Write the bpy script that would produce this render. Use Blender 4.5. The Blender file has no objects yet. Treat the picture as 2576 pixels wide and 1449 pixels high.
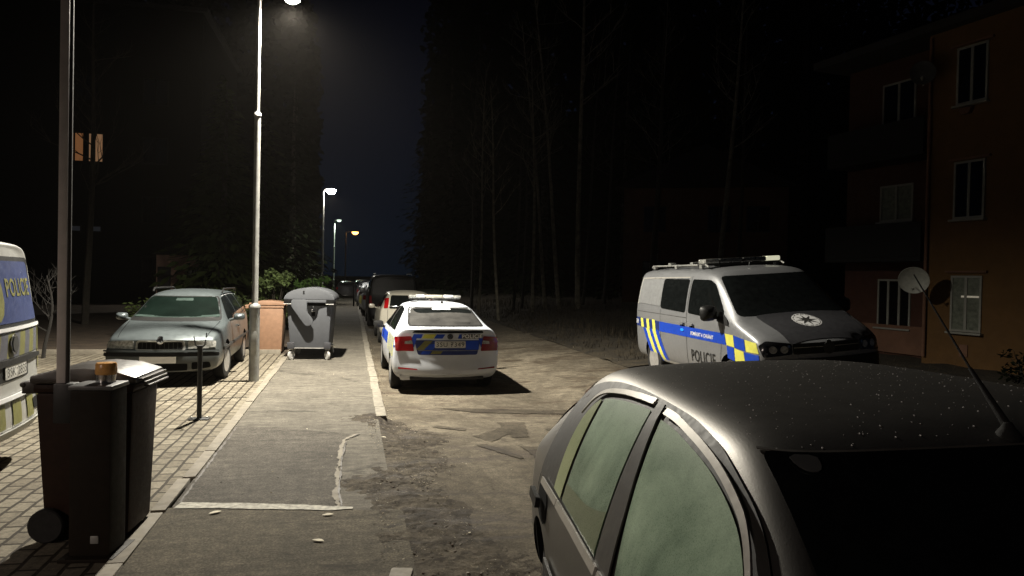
import bpy, bmesh, math, random
from mathutils import Vector, Matrix, noise as mnoise
from mathutils.bvhtree import BVHTree
R = math.radians
random.seed(7)
SC = bpy.context.scene
COL = SC.collection

# ---------------------------------------------------------------- camera
cam_d = bpy.data.cameras.new("camera")
cam = bpy.data.objects.new("camera", cam_d)
COL.objects.link(cam)
cam_d.sensor_width = 36.0
cam_d.lens = 36.0 * 1860.0 / 2576.0
cam_d.clip_start = 0.05
cam_d.clip_end = 2000.0
cam.matrix_world = Matrix.Translation((0, 0, 1.85)) @ Matrix.Rotation(R(90) - 0.0142, 4, 'X') @ Matrix.Rotation(0.02, 4, 'Z')
SC.camera = cam

# ---------------------------------------------------------------- night sky
SUN_EL, SUN_ROT = R(-5.0), R(150)
world = bpy.data.worlds.new("World")
SC.world = world
world.use_nodes = True
wn = world.node_tree
wn.nodes.clear()
sky = wn.nodes.new('ShaderNodeTexSky')
sky.sky_type = 'NISHITA'
sky.sun_disc = False
sky.sun_elevation = SUN_EL
sky.sun_rotation = SUN_ROT
wmul = wn.nodes.new('ShaderNodeMixRGB')
wmul.blend_type = 'MULTIPLY'
wmul.inputs[0].default_value = 1.0
wmul.inputs[2].default_value = (0.45, 0.66, 1.0, 1)
wbg = wn.nodes.new('ShaderNodeBackground')
wbg.inputs['Strength'].default_value = 0.05
wout = wn.nodes.new('ShaderNodeOutputWorld')
wn.links.new(sky.outputs[0], wmul.inputs[1])
wn.links.new(wmul.outputs[0], wbg.inputs['Color'])
# town glow: the night sky is navy low down and nearly black overhead
wtc = wn.nodes.new('ShaderNodeTexCoord'); wsp = wn.nodes.new('ShaderNodeSeparateXYZ'); wrp = wn.nodes.new('ShaderNodeValToRGB')
wn.links.new(wtc.outputs['Generated'], wsp.inputs[0]); wn.links.new(wsp.outputs['Z'], wrp.inputs['Fac'])
wrp.color_ramp.elements.new(0.5)
for e_, (p_, c_) in zip(wrp.color_ramp.elements, ((0.0, (0.0018, 0.0042, 0.0088, 1)), (0.2, (0.0017, 0.0027, 0.0062, 1)), (0.42, (0.0006, 0.0005, 0.0011, 1)))): e_.position = p_; e_.color = c_
wb2 = wn.nodes.new('ShaderNodeBackground'); wadd = wn.nodes.new('ShaderNodeAddShader')
wn.links.new(wrp.outputs[0], wb2.inputs['Color']); wn.links.new(wbg.outputs[0], wadd.inputs[0]); wn.links.new(wb2.outputs[0], wadd.inputs[1])
wn.links.new(wadd.outputs[0], wout.inputs['Surface'])

SC.view_settings.view_transform = 'Standard'
SC.view_settings.look = 'None'
SC.view_settings.exposure = 0.0
SC.view_settings.gamma = 1.0
SC.render.engine = 'CYCLES'
SC.cycles.use_denoising = True
SC.cycles.sample_clamp_indirect = 4.0
SC.cycles.max_bounces = 6
LAMP_COL = (1.0, 0.935, 0.80)
LAMP_POWER = 9500.0

# ---------------------------------------------------------------- street frame: u across (right), v along
STREET = math.atan2(0.2117, 0.977)
PU = Vector((math.cos(STREET), math.sin(STREET)))
PV = Vector((-math.sin(STREET), math.cos(STREET)))
def S(u, v): return PU * u + PV * v
def smooth(a, b, x):
    t = max(0.0, min(1.0, (x - a) / (b - a)))
    return t * t * (3 - 2 * t)
def road_z(u, v):
    z = -0.015 - 0.12 * smooth(6.5, 11.0, v)
    z += 0.075 * max(0.0, min(u, 7.6) - 3.2)
    if u > 7.6: z = max(-0.15, z - 0.14 * (u - 7.6))
    z += 0.075 * smooth(0.9, 1.8, u) * (1 - smooth(4.5, 6.5, v))
    return z

# ---------------------------------------------------------------- tagging
def tag(o, label=None, cat=None, group=None, kind=None):
    if label: o['label'] = label
    if cat: o['category'] = cat
    if group: o['group'] = group
    if kind: o['kind'] = kind
    return o
def empty(name, loc, rz=0.0, label=None, cat=None, group=None, rx=0.0, ry=0.0, scale=1.0):
    o = bpy.data.objects.new(name, None)
    COL.objects.link(o)
    o.location = loc
    o.rotation_euler = (rx, ry, rz)
    o.scale = (scale,) * 3
    o.empty_display_size = 0.2
    return tag(o, label, cat, group)
def copy_tree(o, parent=None):
    c = o.copy()
    COL.objects.link(c)
    if parent is not None: c.parent = parent
    for ch in list(o.children): copy_tree(ch, c)
    return c

# ---------------------------------------------------------------- materials
def nd(nt, t, **kw):
    n = nt.nodes.new(t)
    for k, v in kw.items(): setattr(n, k, v)
    return n
def setin(n, **kw):
    for k, v in kw.items(): n.inputs[k.replace('_', ' ')].default_value = v
def base_mat(name):
    m = bpy.data.materials.new(name)
    m.use_nodes = True
    nt = m.node_tree
    return m, nt, nt.nodes['Principled BSDF']
def coords(nt, scale=(1, 1, 1), rot=(0, 0, 0)):
    tc = nd(nt, 'ShaderNodeTexCoord')
    mp = nd(nt, 'ShaderNodeMapping')
    mp.inputs['Scale'].default_value = scale
    mp.inputs['Rotation'].default_value = rot
    nt.links.new(tc.outputs['Object'], mp.inputs['Vector'])
    return mp.outputs['Vector']
def noise(nt, vec, scale, detail=4, rough=0.6, dist=0.0):
    n = nd(nt, 'ShaderNodeTexNoise')
    nt.links.new(vec, n.inputs['Vector'])
    setin(n, Scale=scale, Detail=detail, Roughness=rough, Distortion=dist)
    return n.outputs['Fac']
def ramp(nt, fac, stops):
    r = nd(nt, 'ShaderNodeValToRGB')
    nt.links.new(fac, r.inputs['Fac'])
    els = r.color_ramp.elements
    while len(els) < len(stops): els.new(0.5)
    for e, (p, c) in zip(els, stops):
        e.position = p
        e.color = (c[0], c[1], c[2], 1) if hasattr(c, '__len__') else (c, c, c, 1)
    return r.outputs['Color']
def mix(nt, fac, a, b, mode='MIX'):
    m = nd(nt, 'ShaderNodeMixRGB', blend_type=mode)
    for i, x in ((0, fac), (1, a), (2, b)):
        if hasattr(x, 'links') or hasattr(x, 'is_linked'): nt.links.new(x, m.inputs[i])
        elif hasattr(x, '__len__'): m.inputs[i].default_value = (x[0], x[1], x[2], 1)
        else: m.inputs[i].default_value = x
    return m.outputs[0]
def bump(nt, p, h, strength=0.3, dist=0.01):
    b = nd(nt, 'ShaderNodeBump')
    setin(b, Strength=strength, Distance=dist)
    nt.links.new(h, b.inputs['Height'])
    nt.links.new(b.outputs['Normal'], p.inputs['Normal'])
def simple(name, col, rough=0.5, metal=0.0, var=0.15, nscale=12.0, bmp=0.0, coat=0.0, spec=0.5, bdist=0.004):
    m, nt, p = base_mat(name)
    v = coords(nt)
    f = noise(nt, v, nscale)
    lo = [c * (1 - var) for c in col]
    hi = [min(1, c * (1 + var)) for c in col]
    nt.links.new(ramp(nt, f, [(0.3, lo), (0.7, hi)]), p.inputs['Base Color'])
    nt.links.new(ramp(nt, noise(nt, v, nscale * 2.3), [(0.3, max(0, rough - 0.07)), (0.7, min(1, rough + 0.07))]), p.inputs['Roughness'])
    p.inputs['Metallic'].default_value = metal
    p.inputs['Coat Weight'].default_value = coat
    p.inputs['Coat Roughness'].default_value = 0.12
    p.inputs['Specular IOR Level'].default_value = spec
    if bmp: bump(nt, p, noise(nt, v, nscale * 6), bmp, bdist)
    return m
def emis(name, col, strength):
    m, nt, p = base_mat(name)
    p.inputs['Base Color'].default_value = (*[c * 0.5 for c in col], 1)
    p.inputs['Emission Color'].default_value = (*col, 1)
    p.inputs['Emission Strength'].default_value = strength
    return m
def car_paint(name, col, rough=0.38, metal=0.35, dirt=0.35, dirt_col=(0.16, 0.13, 0.09), coat=0.5, spots=0.0, rv=0.09, grain=0.05):
    """paint with road dust low down and dew mottling"""
    m, nt, p = base_mat(name)
    v = coords(nt)
    tc = nd(nt, 'ShaderNodeTexCoord')
    sp = nd(nt, 'ShaderNodeSeparateXYZ')
    nt.links.new(tc.outputs['Object'], sp.inputs[0])
    mr = nd(nt, 'ShaderNodeMapRange')
    setin(mr, From_Min=0.75, From_Max=0.15, To_Min=0.0, To_Max=dirt)
    nt.links.new(sp.outputs['Z'], mr.inputs['Value'])
    dn = noise(nt, v, 5.0, 6, 0.7)
    mm = nd(nt, 'ShaderNodeMath', operation='MULTIPLY')
    nt.links.new(mr.outputs[0], mm.inputs[0]); nt.links.new(dn, mm.inputs[1])
    mm2 = nd(nt, 'ShaderNodeMath', operation='MULTIPLY')
    nt.links.new(mm.outputs[0], mm2.inputs[0]); mm2.inputs[1].default_value = 1.8
    base = ramp(nt, noise(nt, v, 2.2, 5), [(0.3, [c * 0.9 for c in col]), (0.7, col)])
    c1 = mix(nt, mm2.outputs[0], base, dirt_col)
    if spots:
        c1 = mix(nt, ramp(nt, noise(nt, v, 90, 2), [(0.62, 0.0), (0.75, spots)]), c1, (0.75, 0.75, 0.72))
    nt.links.new(c1, p.inputs['Base Color'])
    p.inputs['Metallic'].default_value = metal
    nt.links.new(ramp(nt, noise(nt, v, 14, 5), [(0.3, rough - rv * 0.7), (0.7, rough + rv * 1.3)]), p.inputs['Roughness'])
    p.inputs['Coat Weight'].default_value = coat
    p.inputs['Coat Roughness'].default_value = 0.18
    bump(nt, p, noise(nt, v, 160, 4, 0.7), grain, 0.002)
    return m

M = {}
M['paint_white'] = car_paint('white_paint', (0.58, 0.61, 0.66), 0.42, 0.15)
M['paint_silver'] = car_paint('silver_paint', (0.25, 0.255, 0.265), 0.40, 0.4)
M['paint_near'] = car_paint('silver_dew_paint', (0.225, 0.216, 0.203), 0.43, 0.97, coat=0.0, spots=0.05, rv=0.015, grain=0.22)
M['paint_green'] = car_paint('grey_green_paint', (0.085, 0.100, 0.104), 0.40, 0.5)
M['paint_cream'] = car_paint('cream_paint', (0.50, 0.47, 0.39), 0.42, 0.1)
M['paint_black'] = simple('black_paint', (0.006, 0.006, 0.0065), 0.4, spec=0.12)
M['paint_dark'] = car_paint('dark_paint', (0.03, 0.03, 0.035), 0.3, 0.2, 0.2)
M['paint_hood'] = car_paint('anthracite_paint', (0.045, 0.045, 0.05), 0.5, 0.2, 0.0)
M['black'] = simple('black_plastic', (0.010, 0.010, 0.010), 0.5, spec=0.3)
M['arch'] = simple('arch_black', (0.006, 0.006, 0.006), 0.9, spec=0.1)
M['rubber'] = simple('tyre_rubber', (0.009, 0.0085, 0.008), 0.8, bmp=0.3)
M['trim'] = simple('dark_trim', (0.03, 0.029, 0.027), 0.55)
M['strip'] = simple('weather_strip', (0.46, 0.44, 0.40), 0.4, 0.3, 0.04)
M['chrome'] = simple('chrome', (0.75, 0.75, 0.75), 0.15, 1.0, 0.05)
M['alloy'] = simple('alloy_rim', (0.55, 0.54, 0.52), 0.35, 0.6)
M['glass_black'] = simple('black_glass', (0.006, 0.007, 0.007), 0.08, spec=0.5, var=0.3)
M['lamp_red'] = simple('red_lens', (0.33, 0.006, 0.008), 0.15, coat=1.0)
M['lamp_red_dark'] = simple('dark_red_lens', (0.16, 0.006, 0.008), 0.2, coat=0.6)
M['lamp_clear'] = simple('clear_lens', (0.42, 0.42, 0.39), 0.12, 0.3, 0.5, 30, coat=1.0)
M['lamp_house'] = simple('lamp_housing', (0.10, 0.10, 0.095), 0.15, 0.5, 0.7, 25, coat=1.0)
M['lamp_dark'] = simple('dark_headlight', (0.02, 0.02, 0.022), 0.12, 0.5, 0.8, 40, coat=1.0)
M['blue'] = simple('police_blue', (0.008, 0.05, 0.40), 0.35, var=0.1)
M['blue_dark'] = simple('police_dark_blue', (0.012, 0.026, 0.13), 0.4, var=0.15)
M['yellow'] = simple('police_yellow', (0.62, 0.60, 0.10), 0.4, var=0.1)
M['yellow_dull'] = simple('dull_yellow', (0.16, 0.155, 0.045), 0.45, var=0.15)
M['white_film'] = simple('white_film', (0.72, 0.72, 0.72), 0.4, var=0.05)
M['plate'] = simple('plate_white', (0.55, 0.54, 0.50), 0.45, var=0.06)
M['plate_blank'] = simple('blank_plate', (0.95, 0.95, 0.95), 0.5, var=0.02)
M['ink'] = simple('black_ink', (0.012, 0.012, 0.012), 0.5)
M['galv'] = simple('galvanised_steel', (0.34, 0.34, 0.32), 0.45, 0.5, 0.25, 6, 0.1)
M['post_black'] = simple('black_post_paint', (0.010, 0.010, 0.010), 0.45)
M['cab'] = simple('cabinet_paint', (0.016, 0.012, 0.008), 0.6, bmp=0.1, spec=0.12)
M['boom_white'] = simple('boom_white', (0.80, 0.74, 0.70), 0.5, var=0.08)
M['boom_rub'] = simple('boom_rubber', (0.03, 0.026, 0.022), 0.7)
M['amber'] = simple('amber_lens', (0.80, 0.42, 0.13), 0.3, var=0.25, nscale=18)
M['bin_brown'] = simple('brown_bin_plastic', (0.022, 0.010, 0.0055), 0.6, bmp=0.15, spec=0.18)
M['bin_orange'] = simple('tan_bin_plastic', (0.20, 0.112, 0.066), 0.6, bmp=0.15)
M['bin_grey'] = simple('grey_bin_plastic', (0.068, 0.071, 0.078), 0.7, var=0.06, bmp=0.05, spec=0.25)
M['bin_grey_dark'] = simple('dark_grey_bin_plastic', (0.035, 0.035, 0.04), 0.6)
M['wheel_grey'] = simple('castor_grey', (0.36, 0.35, 0.33), 0.5)
M['kerb'] = simple('concrete_kerb', (0.175, 0.158, 0.126), 0.85, var=0.3, nscale=9, bmp=0.6)
M['edging'] = simple('concrete_edging', (0.165, 0.145, 0.112), 0.85, var=0.22, nscale=7, bmp=0.4)
M['line_white'] = simple('worn_white_line', (0.31, 0.295, 0.25), 0.85, var=0.5, nscale=22, bmp=0.5)
M['leaf_dry'] = simple('dry_leaf', (0.30, 0.25, 0.16), 0.8, var=0.5, nscale=4)
M['leaf_pale'] = simple('pale_leaf', (0.55, 0.50, 0.38), 0.8, var=0.3, nscale=4)
M['leaf_dark'] = simple('wet_leaf', (0.035, 0.026, 0.018), 0.7, var=0.5, nscale=4)
M['bark'] = simple('bark', (0.030, 0.025, 0.018), 0.9, var=0.4, nscale=8, bmp=0.6)
M['bark_dark'] = simple('dark_bark', (0.012, 0.010, 0.008), 0.95, var=0.4, nscale=8)
M['birch'] = simple('birch_bark', (0.15, 0.135, 0.10), 0.85, var=0.55, nscale=5, bmp=0.3)
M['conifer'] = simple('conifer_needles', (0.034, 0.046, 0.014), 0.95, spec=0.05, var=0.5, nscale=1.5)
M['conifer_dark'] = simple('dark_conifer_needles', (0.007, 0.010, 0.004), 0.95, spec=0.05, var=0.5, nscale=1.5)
M['shrub'] = simple('shrub_leaves', (0.085, 0.12, 0.035), 0.75, var=0.5, nscale=2)
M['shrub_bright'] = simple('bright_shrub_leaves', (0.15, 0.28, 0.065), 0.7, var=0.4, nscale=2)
M['wall_orange'] = simple('orange_render', (0.112, 0.056, 0.0155), 0.9, var=0.12, nscale=3, bmp=0.3)
M['wall_red'] = simple('red_render', (0.055, 0.020, 0.011), 0.9, var=0.15, nscale=3, bmp=0.3)
M['wall_dark'] = simple('dark_render', (0.15, 0.075, 0.045), 0.9, var=0.2, nscale=2)
M['wall_grey'] = simple('grey_render', (0.05, 0.05, 0.05), 0.9, var=0.2, nscale=2)
M['wall_pink'] = simple('pink_render', (0.62, 0.40, 0.30), 0.9, var=0.2, nscale=3)
M['roof'] = simple('roof_felt', (0.02, 0.018, 0.017), 0.9)
M['win_frame'] = simple('window_frame_white', (0.24, 0.235, 0.205), 0.5, var=0.1)
M['win_glass'] = simple('dark_window_glass', (0.006, 0.006, 0.007), 0.06, var=0.3)
M['win_curtain'] = simple('curtain_window', (0.13, 0.14, 0.11), 0.4, var=0.4, nscale=9)
M['dish'] = simple('dish_grey', (0.42, 0.42, 0.37), 0.5)
M['balcony'] = simple('balcony_panel', (0.003, 0.0027, 0.0024), 0.8)
M['lit_window'] = emis('lit_curtain', (1.0, 0.42, 0.16), 0.13)
M['lit_window_pale'] = emis('lit_pale_curtain', (1.0, 0.55, 0.28), 0.16)
M['dim_window'] = emis('dim_window', (0.55, 0.6, 0.7), 0.012)

# frosted, fogged green side glass
def fog_glass(name, lo, hi, rough=0.35, z0=None, z1=None, spec=0.35):
    m, nt, p = base_mat(name)
    v = coords(nt)
    big = noise(nt, v, 2.6, 6, 0.65, 0.4)
    fine = noise(nt, v, 260, 3, 0.7)
    if z0 is not None:      # lighting gradient painted into the colour, paler towards the roof
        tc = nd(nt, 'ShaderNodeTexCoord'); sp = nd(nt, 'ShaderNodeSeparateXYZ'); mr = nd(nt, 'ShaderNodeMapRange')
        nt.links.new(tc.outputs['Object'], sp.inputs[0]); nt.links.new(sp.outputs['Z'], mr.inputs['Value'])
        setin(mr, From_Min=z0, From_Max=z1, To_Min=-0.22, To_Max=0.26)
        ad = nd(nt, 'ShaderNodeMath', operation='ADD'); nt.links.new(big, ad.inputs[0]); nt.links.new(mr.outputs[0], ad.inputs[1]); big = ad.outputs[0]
    c = mix(nt, 0.30, ramp(nt, big, [(0.32, lo), (0.68, hi)]), ramp(nt, fine, [(0.3, lo), (0.75, hi)]))
    nt.links.new(c, p.inputs['Base Color'])
    nt.links.new(ramp(nt, fine, [(0.3, rough - 0.15), (0.7, rough + 0.15)]), p.inputs['Roughness'])
    p.inputs['Specular IOR Level'].default_value = spec
    bump(nt, p, fine, 0.06, 0.002)
    return m
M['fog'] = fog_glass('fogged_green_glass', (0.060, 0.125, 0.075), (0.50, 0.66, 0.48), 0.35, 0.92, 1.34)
M['fog_olive'] = fog_glass('fogged_olive_glass', (0.10, 0.13, 0.07), (0.22, 0.265, 0.155))
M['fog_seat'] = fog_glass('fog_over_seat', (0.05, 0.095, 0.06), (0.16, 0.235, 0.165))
M['fog_pale'] = fog_glass('fogged_pale_glass', (0.30, 0.36, 0.18), (0.48, 0.54, 0.30))
M['fog_dark'] = fog_glass('frosted_windscreen', (0.0008, 0.0022, 0.0016), (0.0036, 0.0075, 0.0058), 0.4, spec=0.06)
M['rear_grey'] = fog_glass('grey_rear_glass', (0.010, 0.010, 0.010), (0.060, 0.058, 0.055), 0.4, spec=0.12)

# ground materials (object coordinates are u, v)
def asphalt(name, lo, hi, speck=0.5, wave=True):
    m, nt, p = base_mat(name)
    v = coords(nt)
    big = noise(nt, v, 1.1, 6, 0.65)
    fine = noise(nt, v, 60, 8, 0.85)
    mid = noise(nt, v, 9, 9, 0.8)
    strk = noise(nt, coords(nt, (0.8, 4.0, 1)), 2.2, 8, 0.75, 0.4)
    c = ramp(nt, big, [(0.3, lo), (0.7, hi)])
    c = mix(nt, speck, c, ramp(nt, fine, [(0.36, 0.10), (0.5, 0.85), (0.66, 2.1)]), 'MULTIPLY')
    c = mix(nt, 0.65, c, ramp(nt, mid, [(0.36, 0.45), (0.64, 1.45)]), 'MULTIPLY')
    c = mix(nt, 0.45, c, ramp(nt, strk, [(0.38, 0.5), (0.6, 1.25)]), 'MULTIPLY')
    if wave:
        cr = nd(nt, 'ShaderNodeTexVoronoi', feature='DISTANCE_TO_EDGE')
        vw = coords(nt, (0.45, 1.6, 1))
        wn_ = nd(nt, 'ShaderNodeMixRGB'); wn_.inputs[0].default_value = 0.35
        nz = nd(nt, 'ShaderNodeTexNoise'); nt.links.new(vw, nz.inputs['Vector']); setin(nz, Scale=1.6, Detail=8.0, Roughness=0.7)
        nt.links.new(vw, wn_.inputs[1]); nt.links.new(nz.outputs['Color'], wn_.inputs[2])
        nt.links.new(wn_.outputs[0], cr.inputs['Vector']); setin(cr, Scale=0.8)
        brk = ramp(nt, noise(nt, v, 1.3, 4), [(0.45, 0.0), (0.6, 0.75)])
        ln = ramp(nt, cr.outputs['Distance'], [(0.0, 1.0), (0.02, 0.0)])
        c = mix(nt, mix(nt, 1.0, ln, brk, 'MULTIPLY'), c, [x * 0.22 for x in lo])
    nt.links.new(c, p.inputs['Base Color'])
    p.inputs['Roughness'].default_value = 0.88
    p.inputs['Specular IOR Level'].default_value = 0.2
    bump(nt, p, mix(nt, 0.5, fine, mid), 0.8, 0.02)
    return m
M['asphalt'] = asphalt('pavement_asphalt', (0.092, 0.083, 0.068), (0.145, 0.131, 0.107))
M['asphalt_patch'] = asphalt('patched_asphalt', (0.070, 0.062, 0.051), (0.105, 0.094, 0.078), 0.8, False)
M['asphalt_near'] = asphalt('older_asphalt', (0.078, 0.067, 0.048), (0.115, 0.098, 0.070), 0.8, True)

def road_mat(name, k=1.0, mud=0.0):
    m, nt, p = base_mat(name)
    v = coords(nt)
    big = noise(nt, coords(nt, (0.9, 0.55, 1), (0, 0, 0.35)), 0.8, 9, 0.75, 0.6)
    blot = noise(nt, coords(nt, (0.55, 1.5, 1), (0, 0, -0.15)), 1.1, 8, 0.72, 0.9)
    fine = noise(nt, v, 55, 8, 0.85)
    mid = noise(nt, v, 6, 10, 0.82, 0.4)
    c = ramp(nt, big, [(0.32, (0.070, 0.058, 0.041)), (0.5, (0.125, 0.106, 0.078)), (0.70, (0.215, 0.185, 0.138))])
    c = mix(nt, ramp(nt, blot, [(0.52, 0.0), (0.57, 0.70), (0.72, 0.85)]), c, (0.060, 0.044, 0.030))
    c = mix(nt, 0.75, c, ramp(nt, mid, [(0.34, 0.35), (0.5, 0.9), (0.66, 1.5)]), 'MULTIPLY')
    c = mix(nt, 0.65, c, ramp(nt, fine, [(0.34, 0.15), (0.5, 0.85), (0.68, 1.9)]), 'MULTIPLY')
    if mud:
        c = mix(nt, ramp(nt, noise(nt, v, 4.5, 9, 0.8, 0.5), [(0.42, mud), (0.56, 0.15)]), c, (0.030, 0.023, 0.016))
        c = mix(nt, ramp(nt, noise(nt, v, 17, 9, 0.85, 0.7), [(0.565, 0.0), (0.64, 0.7)]), c, (0.34, 0.30, 0.225))
    if k != 1.0: c = mix(nt, 1.0, c, (k, k * 0.98, k * 0.96), 'MULTIPLY')
    nt.links.new(c, p.inputs['Base Color'])
    nt.links.new(ramp(nt, blot, [(0.5, 0.92), (0.62, 0.62)]), p.inputs['Roughness'])
    p.inputs['Specular IOR Level'].default_value = 0.2
    bump(nt, p, mix(nt, 0.5, fine, mid), 0.9, 0.03)
    return m
M['road'] = road_mat('dusty_road')
M['gutter'] = road_mat('muddy_gutter', 0.85, 0.9)
def pavers():
    m, nt, p = base_mat('block_paving')
    v0 = coords(nt, (1, 1, 1), (0, 0, R(90)))
    nz = nd(nt, 'ShaderNodeTexNoise'); nt.links.new(v0, nz.inputs['Vector']); setin(nz, Scale=3.0, Detail=4.0)
    jit = nd(nt, 'ShaderNodeMixRGB'); jit.inputs[0].default_value = 0.035
    nt.links.new(v0, jit.inputs[1]); nt.links.new(nz.outputs['Color'], jit.inputs[2])
    b = nd(nt, 'ShaderNodeTexBrick')
    nt.links.new(jit.outputs[0], b.inputs['Vector'])
    b.offset = 0.5
    setin(b, Scale=1.0, Mortar_Size=0.015, Mortar_Smooth=0.35, Bias=0.0, Brick_Width=0.235, Row_Height=0.135)
    b.inputs['Color1'].default_value = (0.195, 0.172, 0.130, 1)
    b.inputs['Color2'].default_value = (0.125, 0.107, 0.079, 1)
    b.inputs['Mortar'].default_value = (0.034, 0.027, 0.018, 1)
    v = coords(nt)
    c = mix(nt, 0.8, b.outputs['Color'], ramp(nt, noise(nt, v, 18, 9, 0.82), [(0.34, 0.35), (0.66, 1.5)]), 'MULTIPLY')
    c = mix(nt, 0.5, c, ramp(nt, noise(nt, v, 0.8, 5, 0.6), [(0.3, 0.65), (0.7, 1.2)]), 'MULTIPLY')
    nt.links.new(c, p.inputs['Base Color'])
    p.inputs['Roughness'].default_value = 0.88
    p.inputs['Specular IOR Level'].default_value = 0.25
    h = mix(nt, 0.25, b.outputs['Fac'], noise(nt, v, 60, 4, 0.7))
    inv = nd(nt, 'ShaderNodeInvert'); nt.links.new(h, inv.inputs['Color'])
    bump(nt, p, inv.outputs[0], 0.6, 0.012)
    return m
M['pavers'] = pavers()
M['soil'] = simple('bare_soil', (0.055, 0.038, 0.024), 0.95, var=0.5, nscale=2.5, bmp=0.8, bdist=0.03)
M['grass'] = simple('dead_grass', (0.028, 0.021, 0.011), 0.95, var=0.6, nscale=3, bmp=0.9, bdist=0.05)

# ---------------------------------------------------------------- mesh builder
class MB:
    def __init__(s): s.v = []; s.f = []; s.mi = []
    def add(s, vs, fs, mi=0):
        b = len(s.v); s.v += [tuple(x) for x in vs]
        s.f += [tuple(b + i for i in f) for f in fs]; s.mi += [mi] * len(fs)
    def box(s, c, d, rz=0.0, mi=0, taper=1.0, rx=0.0):
        x, y, z = d[0] / 2, d[1] / 2, d[2] / 2
        mt = Matrix.Rotation(rz, 3, 'Z') @ Matrix.Rotation(rx, 3, 'X')
        vs = []
        for k in (-1, 1):
            t = taper if k > 0 else 1.0
            for a, b in ((-1, -1), (1, -1), (1, 1), (-1, 1)):
                vs.append(mt @ Vector((a * x * t, b * y * t, k * z)) + Vector(c))
        s.add(vs, [(3, 2, 1, 0), (4, 5, 6, 7), (0, 1, 5, 4), (1, 2, 6, 5), (2, 3, 7, 6), (3, 0, 4, 7)], mi)
    def tube(s, pts, rads, n=8, mi=0, caps=True):
        if not hasattr(rads, '__len__'): rads = [rads] * len(pts)
        pts = [Vector(p) for p in pts]
        rings = []; up = None
        for i, p in enumerate(pts):
            d = (pts[min(i + 1, len(pts) - 1)] - pts[max(i - 1, 0)])
            d = d.normalized() if d.length > 1e-9 else Vector((0, 0, 1))
            if up is None: up = Vector((1, 0, 0)) if abs(d.x) < 0.9 else Vector((0, 1, 0))
            a = (up - d * up.dot(d)).normalized(); up = a
            b = d.cross(a)
            rings.append([p + (a * math.cos(2 * math.pi * k / n) + b * math.sin(2 * math.pi * k / n)) * rads[i] for k in range(n)])
        vs = [q for r in rings for q in r]; fs = []
        for i in range(len(pts) - 1):
            for k in range(n):
                k2 = (k + 1) % n
                fs.append((i * n + k, i * n + k2, (i + 1) * n + k2, (i + 1) * n + k))
        if caps: fs += [tuple(range(n - 1, -1, -1)), tuple((len(pts) - 1) * n + k for k in range(n))]
        s.add(vs, fs, mi)
    def lathe(s, prof, n=24, axis='z', c=(0, 0, 0), mi=0):
        c = Vector(c); vs = []
        for r, h in prof:
            for k in range(n):
                a = 2 * math.pi * k / n
                x, y = r * math.cos(a), r * math.sin(a)
                p = {'z': (x, y, h), 'x': (h, x, y), 'y': (x, h, y)}[axis]
                vs.append(Vector(p) + c)
        fs = []
        for i in range(len(prof) - 1):
            for k in range(n):
                k2 = (k + 1) % n
                fs.append((i * n + k, i * n + k2, (i + 1) * n + k2, (i + 1) * n + k))
        if prof[0][0] > 1e-6: fs.append(tuple(range(n - 1, -1, -1)))
        if prof[-1][0] > 1e-6: fs.append(tuple((len(prof) - 1) * n + k for k in range(n)))
        s.add(vs, fs, mi)
    def prism(s, poly, h0, h1, fn, mi=0):
        """poly 2D, extruded from h0 to h1; fn(a,b,h) -> 3D"""
        n = len(poly)
        vs = [fn(a, b, h0) for a, b in poly] + [fn(a, b, h1) for a, b in poly]
        fs = [tuple(range(n - 1, -1, -1)), tuple(range(n, 2 * n))]
        fs += [(k, (k + 1) % n, n + (k + 1) % n, n + k) for k in range(n)]
        s.add(vs, fs, mi)
    def build(s, name, mat, parent=None, smooth=False, loc=None, rz=0.0, bevel=0.0, angle=40):
        me = bpy.data.meshes.new(name)
        me.from_pydata(s.v, [], s.f)
        for m in (mat if isinstance(mat, (list, tuple)) else [mat]): me.materials.append(m)
        if any(s.mi): me.polygons.foreach_set('material_index', s.mi)
        bm = bmesh.new(); bm.from_mesh(me)
        bmesh.ops.recalc_face_normals(bm, faces=bm.faces)
        if bevel:
            es = [e for e in bm.edges if len(e.link_faces) == 2 and e.calc_face_angle() > R(35)]
            bmesh.ops.bevel(bm, geom=es, offset=bevel, segments=2, profile=0.6, affect='EDGES', clamp_overlap=True)
        bm.to_mesh(me); bm.free()
        if smooth or bevel:
            me.polygons.foreach_set('use_smooth', [True] * len(me.polygons))
            me.set_sharp_from_angle(angle=R(angle))
        o = bpy.data.objects.new(name, me)
        COL.objects.link(o)
        if parent is not None: o.parent = parent
        if loc is not None: o.location = loc
        o.rotation_euler.z = rz
        return o

def rpoly(pts, r=0.03, n=3):
    """round the corners of a 2D polygon"""
    out = []; k = len(pts)
    for i in range(k):
        p0, p1, p2 = Vector(pts[i - 1]), Vector(pts[i]), Vector(pts[(i + 1) % k])
        a, b = p0 - p1, p2 - p1
        rr = min(r, a.length * 0.45, b.length * 0.45)
        if rr < 1e-5: out.append(tuple(p1)); continue
        s_, e_ = p1 + a.normalized() * rr, p1 + b.normalized() * rr
        for j in range(n + 1):
            t = j / n
            q = s_ * (1 - t) ** 2 + p1 * 2 * t * (1 - t) + e_ * t * t
            out.append((q.x, q.y))
    return out
def chaikin(pts, it=2):
    for _ in range(it):
        out = []
        for i in range(len(pts)):
            a, b = pts[i], pts[(i + 1) % len(pts)]
            out += [(a[0] * .75 + b[0] * .25, a[1] * .75 + b[1] * .25), (a[0] * .25 + b[0] * .75, a[1] * .25 + b[1] * .75)]
        pts = out
    return pts

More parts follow.
